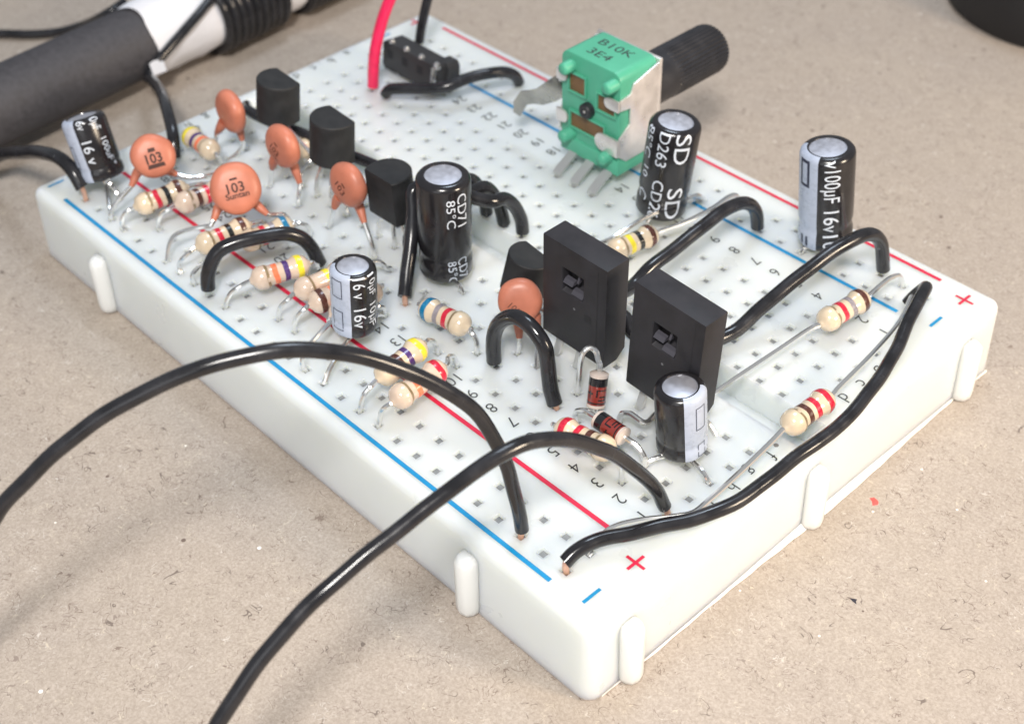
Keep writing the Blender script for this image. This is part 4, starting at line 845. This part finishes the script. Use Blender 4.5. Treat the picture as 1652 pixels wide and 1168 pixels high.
    # three flat legs bent forward to row a
    for x in (40.64, 38.1, 35.56):
        w = .56; mb = MB(); pl = [(x, -16.9, 2.2), (x, -15.9, 1.5), (x, -14.5, .75), (x, -13.97, .35), (x, -13.95, -.3)]; vs = []
        for q in (0, -.24):
            for a, b_, c_ in pl: vs += [(a-w, b_, c_+q), (a+w, b_, c_+q)]
        k = len(pl); fs = []
        for i in range(k-1):
            a = 2*i; fs += [(a, a+1, a+3, a+2), (2*k+a, 2*k+a+2, 2*k+a+3, 2*k+a+1), (a, a+2, 2*k+a+2, 2*k+a), (a+1, 2*k+a+1, 2*k+a+3, a+3)]
        mb.add(vs, fs).build('leg', M['lead_dull'], t, angle=30)
    for s, yy in (('B10K', -20.25), ('3E4', -18.2)):
        mb = MB(); write_flat(mb, s, (38.3 if s == 'B10K' else 38.7, yy, z1+.012), (-1, 0, 0), (0, -1, 0), 1.15, thin=0.0, stretch=1.28)
        mb.build('lettering', M['ink'], hg, smooth=False)
potentiometer()

# ------------------------------------------------------------------ pin header
def header():
    t = thing('pin_header', (65.6, -16.5, 0), 'short black pin header with four silver pins near the far end of the board', 'pin header')
    ex, up, n = Vector((-1, 0, 0)), Vector((0, -.12, .993)).normalized(), Vector((0, .993, .12)).normalized()
    O = Vector((71.2, -15.3, .35))
    poly = []
    for k in range(4):                                       # bevelled ends of every position give the notched outline
        x = 2.62*k; poly += [(x+.25, 0), (x+2.37, 0)] if k else [(x, .5), (x+.35, 0), (x+2.37, 0)]
    poly = [(0, .5), (.4, 0), (2.4, .05), (2.62, .35), (2.9, .05), (5.0, .05), (5.24, .35), (5.5, .05), (7.6, .05), (7.86, .35), (8.1, .05), (9.0, .05), (9.3, .4), (9.3, 3.2), (9.0, 3.5), (.4, 3.5), (0, 3.1)]
    MB().prism([(a, b_) for a, b_ in poly], O, ex, up, -n, 2.6).build('body', M['header'], t, bevel=.05)
    for k in range(4):
        c = O+ex*(1.35+2.62*k)+up*3.5-n*.45
        MB().lathe(c-up*.3, (n*.35+up*.9), [(0, .36), (.55, .34), (.72, .24), (.76, 0)], 14).build('pin', M['tin'], t, angle=50)
        a, b_ = 1.35+2.62*k, 1.6
        q = O+ex*a+up*b_
        MB().add([q-ex*.5+n*.015, q+ex*.5+n*.015, q+ex*.5+up*1.0+n*.015, q-ex*.5+up*1.0+n*.015], [(0, 1, 2, 3)]).build('socket', M['rubber'], t, smooth=False)
    MB().prism([(0, .3), (.4, 0), (1.8, 0), (2.2, .5), (2.2, 2.5), (1.8, 3.0), (.4, 3.0), (0, 2.6)], Vector((63.6, -16.9, .7)), ex, up, -n, 1.8).build('end_block', M['header'], t, bevel=.05)
    MB().tube([O+ex*9.25+up*3.4+n*.15, O+ex*9.4+up*1.6+n*.3], .3, seg=8).build('bent_pin', M['tin'], t)
header()

# ------------------------------------------------------------------ ferrite rod with its coil
def ferrite():
    A = Vector((101.5, 18.9, -2.8)); d = Vector((1.3, -17.44, 0)).normalized()
    t = thing('ferrite_rod_antenna', (101.6, 18, -8.6), 'dark grey ferrite rod with white paper sleeve and black wire coil lying behind the board', 'ferrite rod')
    MB().lathe(A-d*45, d, [(0, 4.1), (.5, 4.5), (45+95, 4.5)], 56).build('rod', M['ferrite'], t, angle=40)
    # paper sleeve, edge a little ragged
    a0, a1 = 18.8, 44.5; mb = MB(); n = 56; vs = []; rnd = random.Random(5)
    e1 = perp(d); e2 = d.cross(e1)
    ss = [a0+(a1-a0)*k/12 for k in range(13)]
    for i, s in enumerate(ss):
        for j in range(n):
            a = 2*math.pi*j/n; rr = 4.78+.10*math.sin(3*a+.7*s)+.09*math.sin(5*a-1.3*s)+rnd.uniform(-.07, .07)
            s2 = s+(.9*math.sin(a*1.0+.8)+.2*math.sin(5*a) if i == 0 else 0)
            vs.append(A+d*s2+(e1*math.cos(a)+e2*math.sin(a))*rr)
    fs = [(i*n+j, i*n+(j+1) % n, (i+1)*n+(j+1) % n, (i+1)*n+j) for i in range(12) for j in range(n)]
    mb.add(vs, fs).build('paper_sleeve', M['paper'], t, angle=80)
    # windings
    def turn(s, tilt=.0, r_=5.35, w=.62):
        n = 40; pts = []
        for k in range(n+1):
            a = 2*math.pi*k/n; pts.append(A+d*(s+tilt*math.cos(a)+1.2*k/n-.6)+(e1*math.cos(a)+e2*math.sin(a))*r_)
        MB().tube(pts, w, seg=10, smooth=False).build('coil_turn', M['pvc'], t, angle=60)
    for k in range(9): turn(30.6+1.22*k, .08*math.sin(k*2.1), 5.36+.05*math.sin(k*1.7))
    for k in range(10): turn(45.4+1.22*k, .06*math.sin(k*1.3))
    # the strand that crosses the paper to the winding, and the two loose ends
    def on(s, deg, r_): a = math.radians(deg); return A+d*s+(e1*math.cos(a)+e2*math.sin(a))*r_
    cr = [(98.0, 1.2, -4.9), (97.7, 0.0, -3.5), (97.8, -1.8, -2.5), (98.15, -4.3, -1.4), (98.65, -6.7, -.5), (99.3, -9.1, .3), (99.9, -10.6, .9), (101.3, -11.4, 2.0)]
    cr = [Vector(p) for p in cr]
    MB().tube(cr, .6, seg=10).build('coil_end', M['pvc'], t, angle=60)
    w = [Vector(p) for p in DATA['wires']['W16']['pts']]
    MB().tube(w+[cr[0], cr[1]], .68, seg=12).build('loose_end', M['pvc'], t, angle=60)
    MB().tube([Vector(p) for p in DATA['wires']['W18']['pts']], .58, seg=12).build('loose_end', M['pvc'], t, angle=60)
    # clear tape tag over the strand
    q = cr[1]
    MB().prism([(-1.0, -.9), (.9, -1.0), (1.0, .5), (-.2, .75), (-.9, .6)], q+Vector((-.72, .2, .1)), (0, -1, 0), (.45, 0, .9), (.9, 0, -.45), .12).build('tape_tag', M['tape_clear'], t, smooth=False)
ferrite()

# ------------------------------------------------------------------ dark round thing at the far edge of the table
t = thing('round_cap', (30, -102.5, -8.6), 'blurred black round object at the far edge of the table, beyond the knob', 'round object')
MB().lathe((30, -102.5, -8.6), (0, 0, 1), [(0, 15.6), (.8, 16.2), (9, 16.2), (10.5, 15.6), (11.2, 14.2), (11.3, 8), (10.8, 7.6), (10.8, 0)], 64).build('rubber_body', M['rubber'], t, angle=40)
MB().lathe((30, -102.5, 2.2), (0, 0, 1), [(0, 7.5), (.9, 7.4), (1.1, 7.0), (1.1, 0)], 48).build('centre_boss', M['rubber'], t, angle=40)

# ------------------------------------------------------------------ flecks lying on the table
def fleck(x, y, s, m, name, label, cat, group=None):
    n = 7; rnd = random.Random(int(x*31+y*7)); vs = [(x, y, -8.6+.18*s)]
    for k in range(n):
        a = 2*math.pi*k/n; rr = s*rnd.uniform(.35, 1.0); vs.append((x+rr*math.cos(a), y+rr*.8*math.sin(a), -8.596))
    o = MB().add(vs, [(0, k+1, (k+1) % n+1) for k in range(n)]).build(name, m, smooth=False)
    o['label'] = label; o['category'] = cat
    if group: o['group'] = group

fleck(-6.9, -6.4, .75, M['fleck'], 'red_fleck', 'tiny red paint fleck on the fibreboard beside the board end', 'fleck')
fleck(-12.3, 4.1, .42, M['fleck_dark'], 'dark_fleck', 'small dark crumb on the fibreboard standing alone', 'fleck')
for o in bpy.data.objects:
    if '_o' in o: del o['_o']
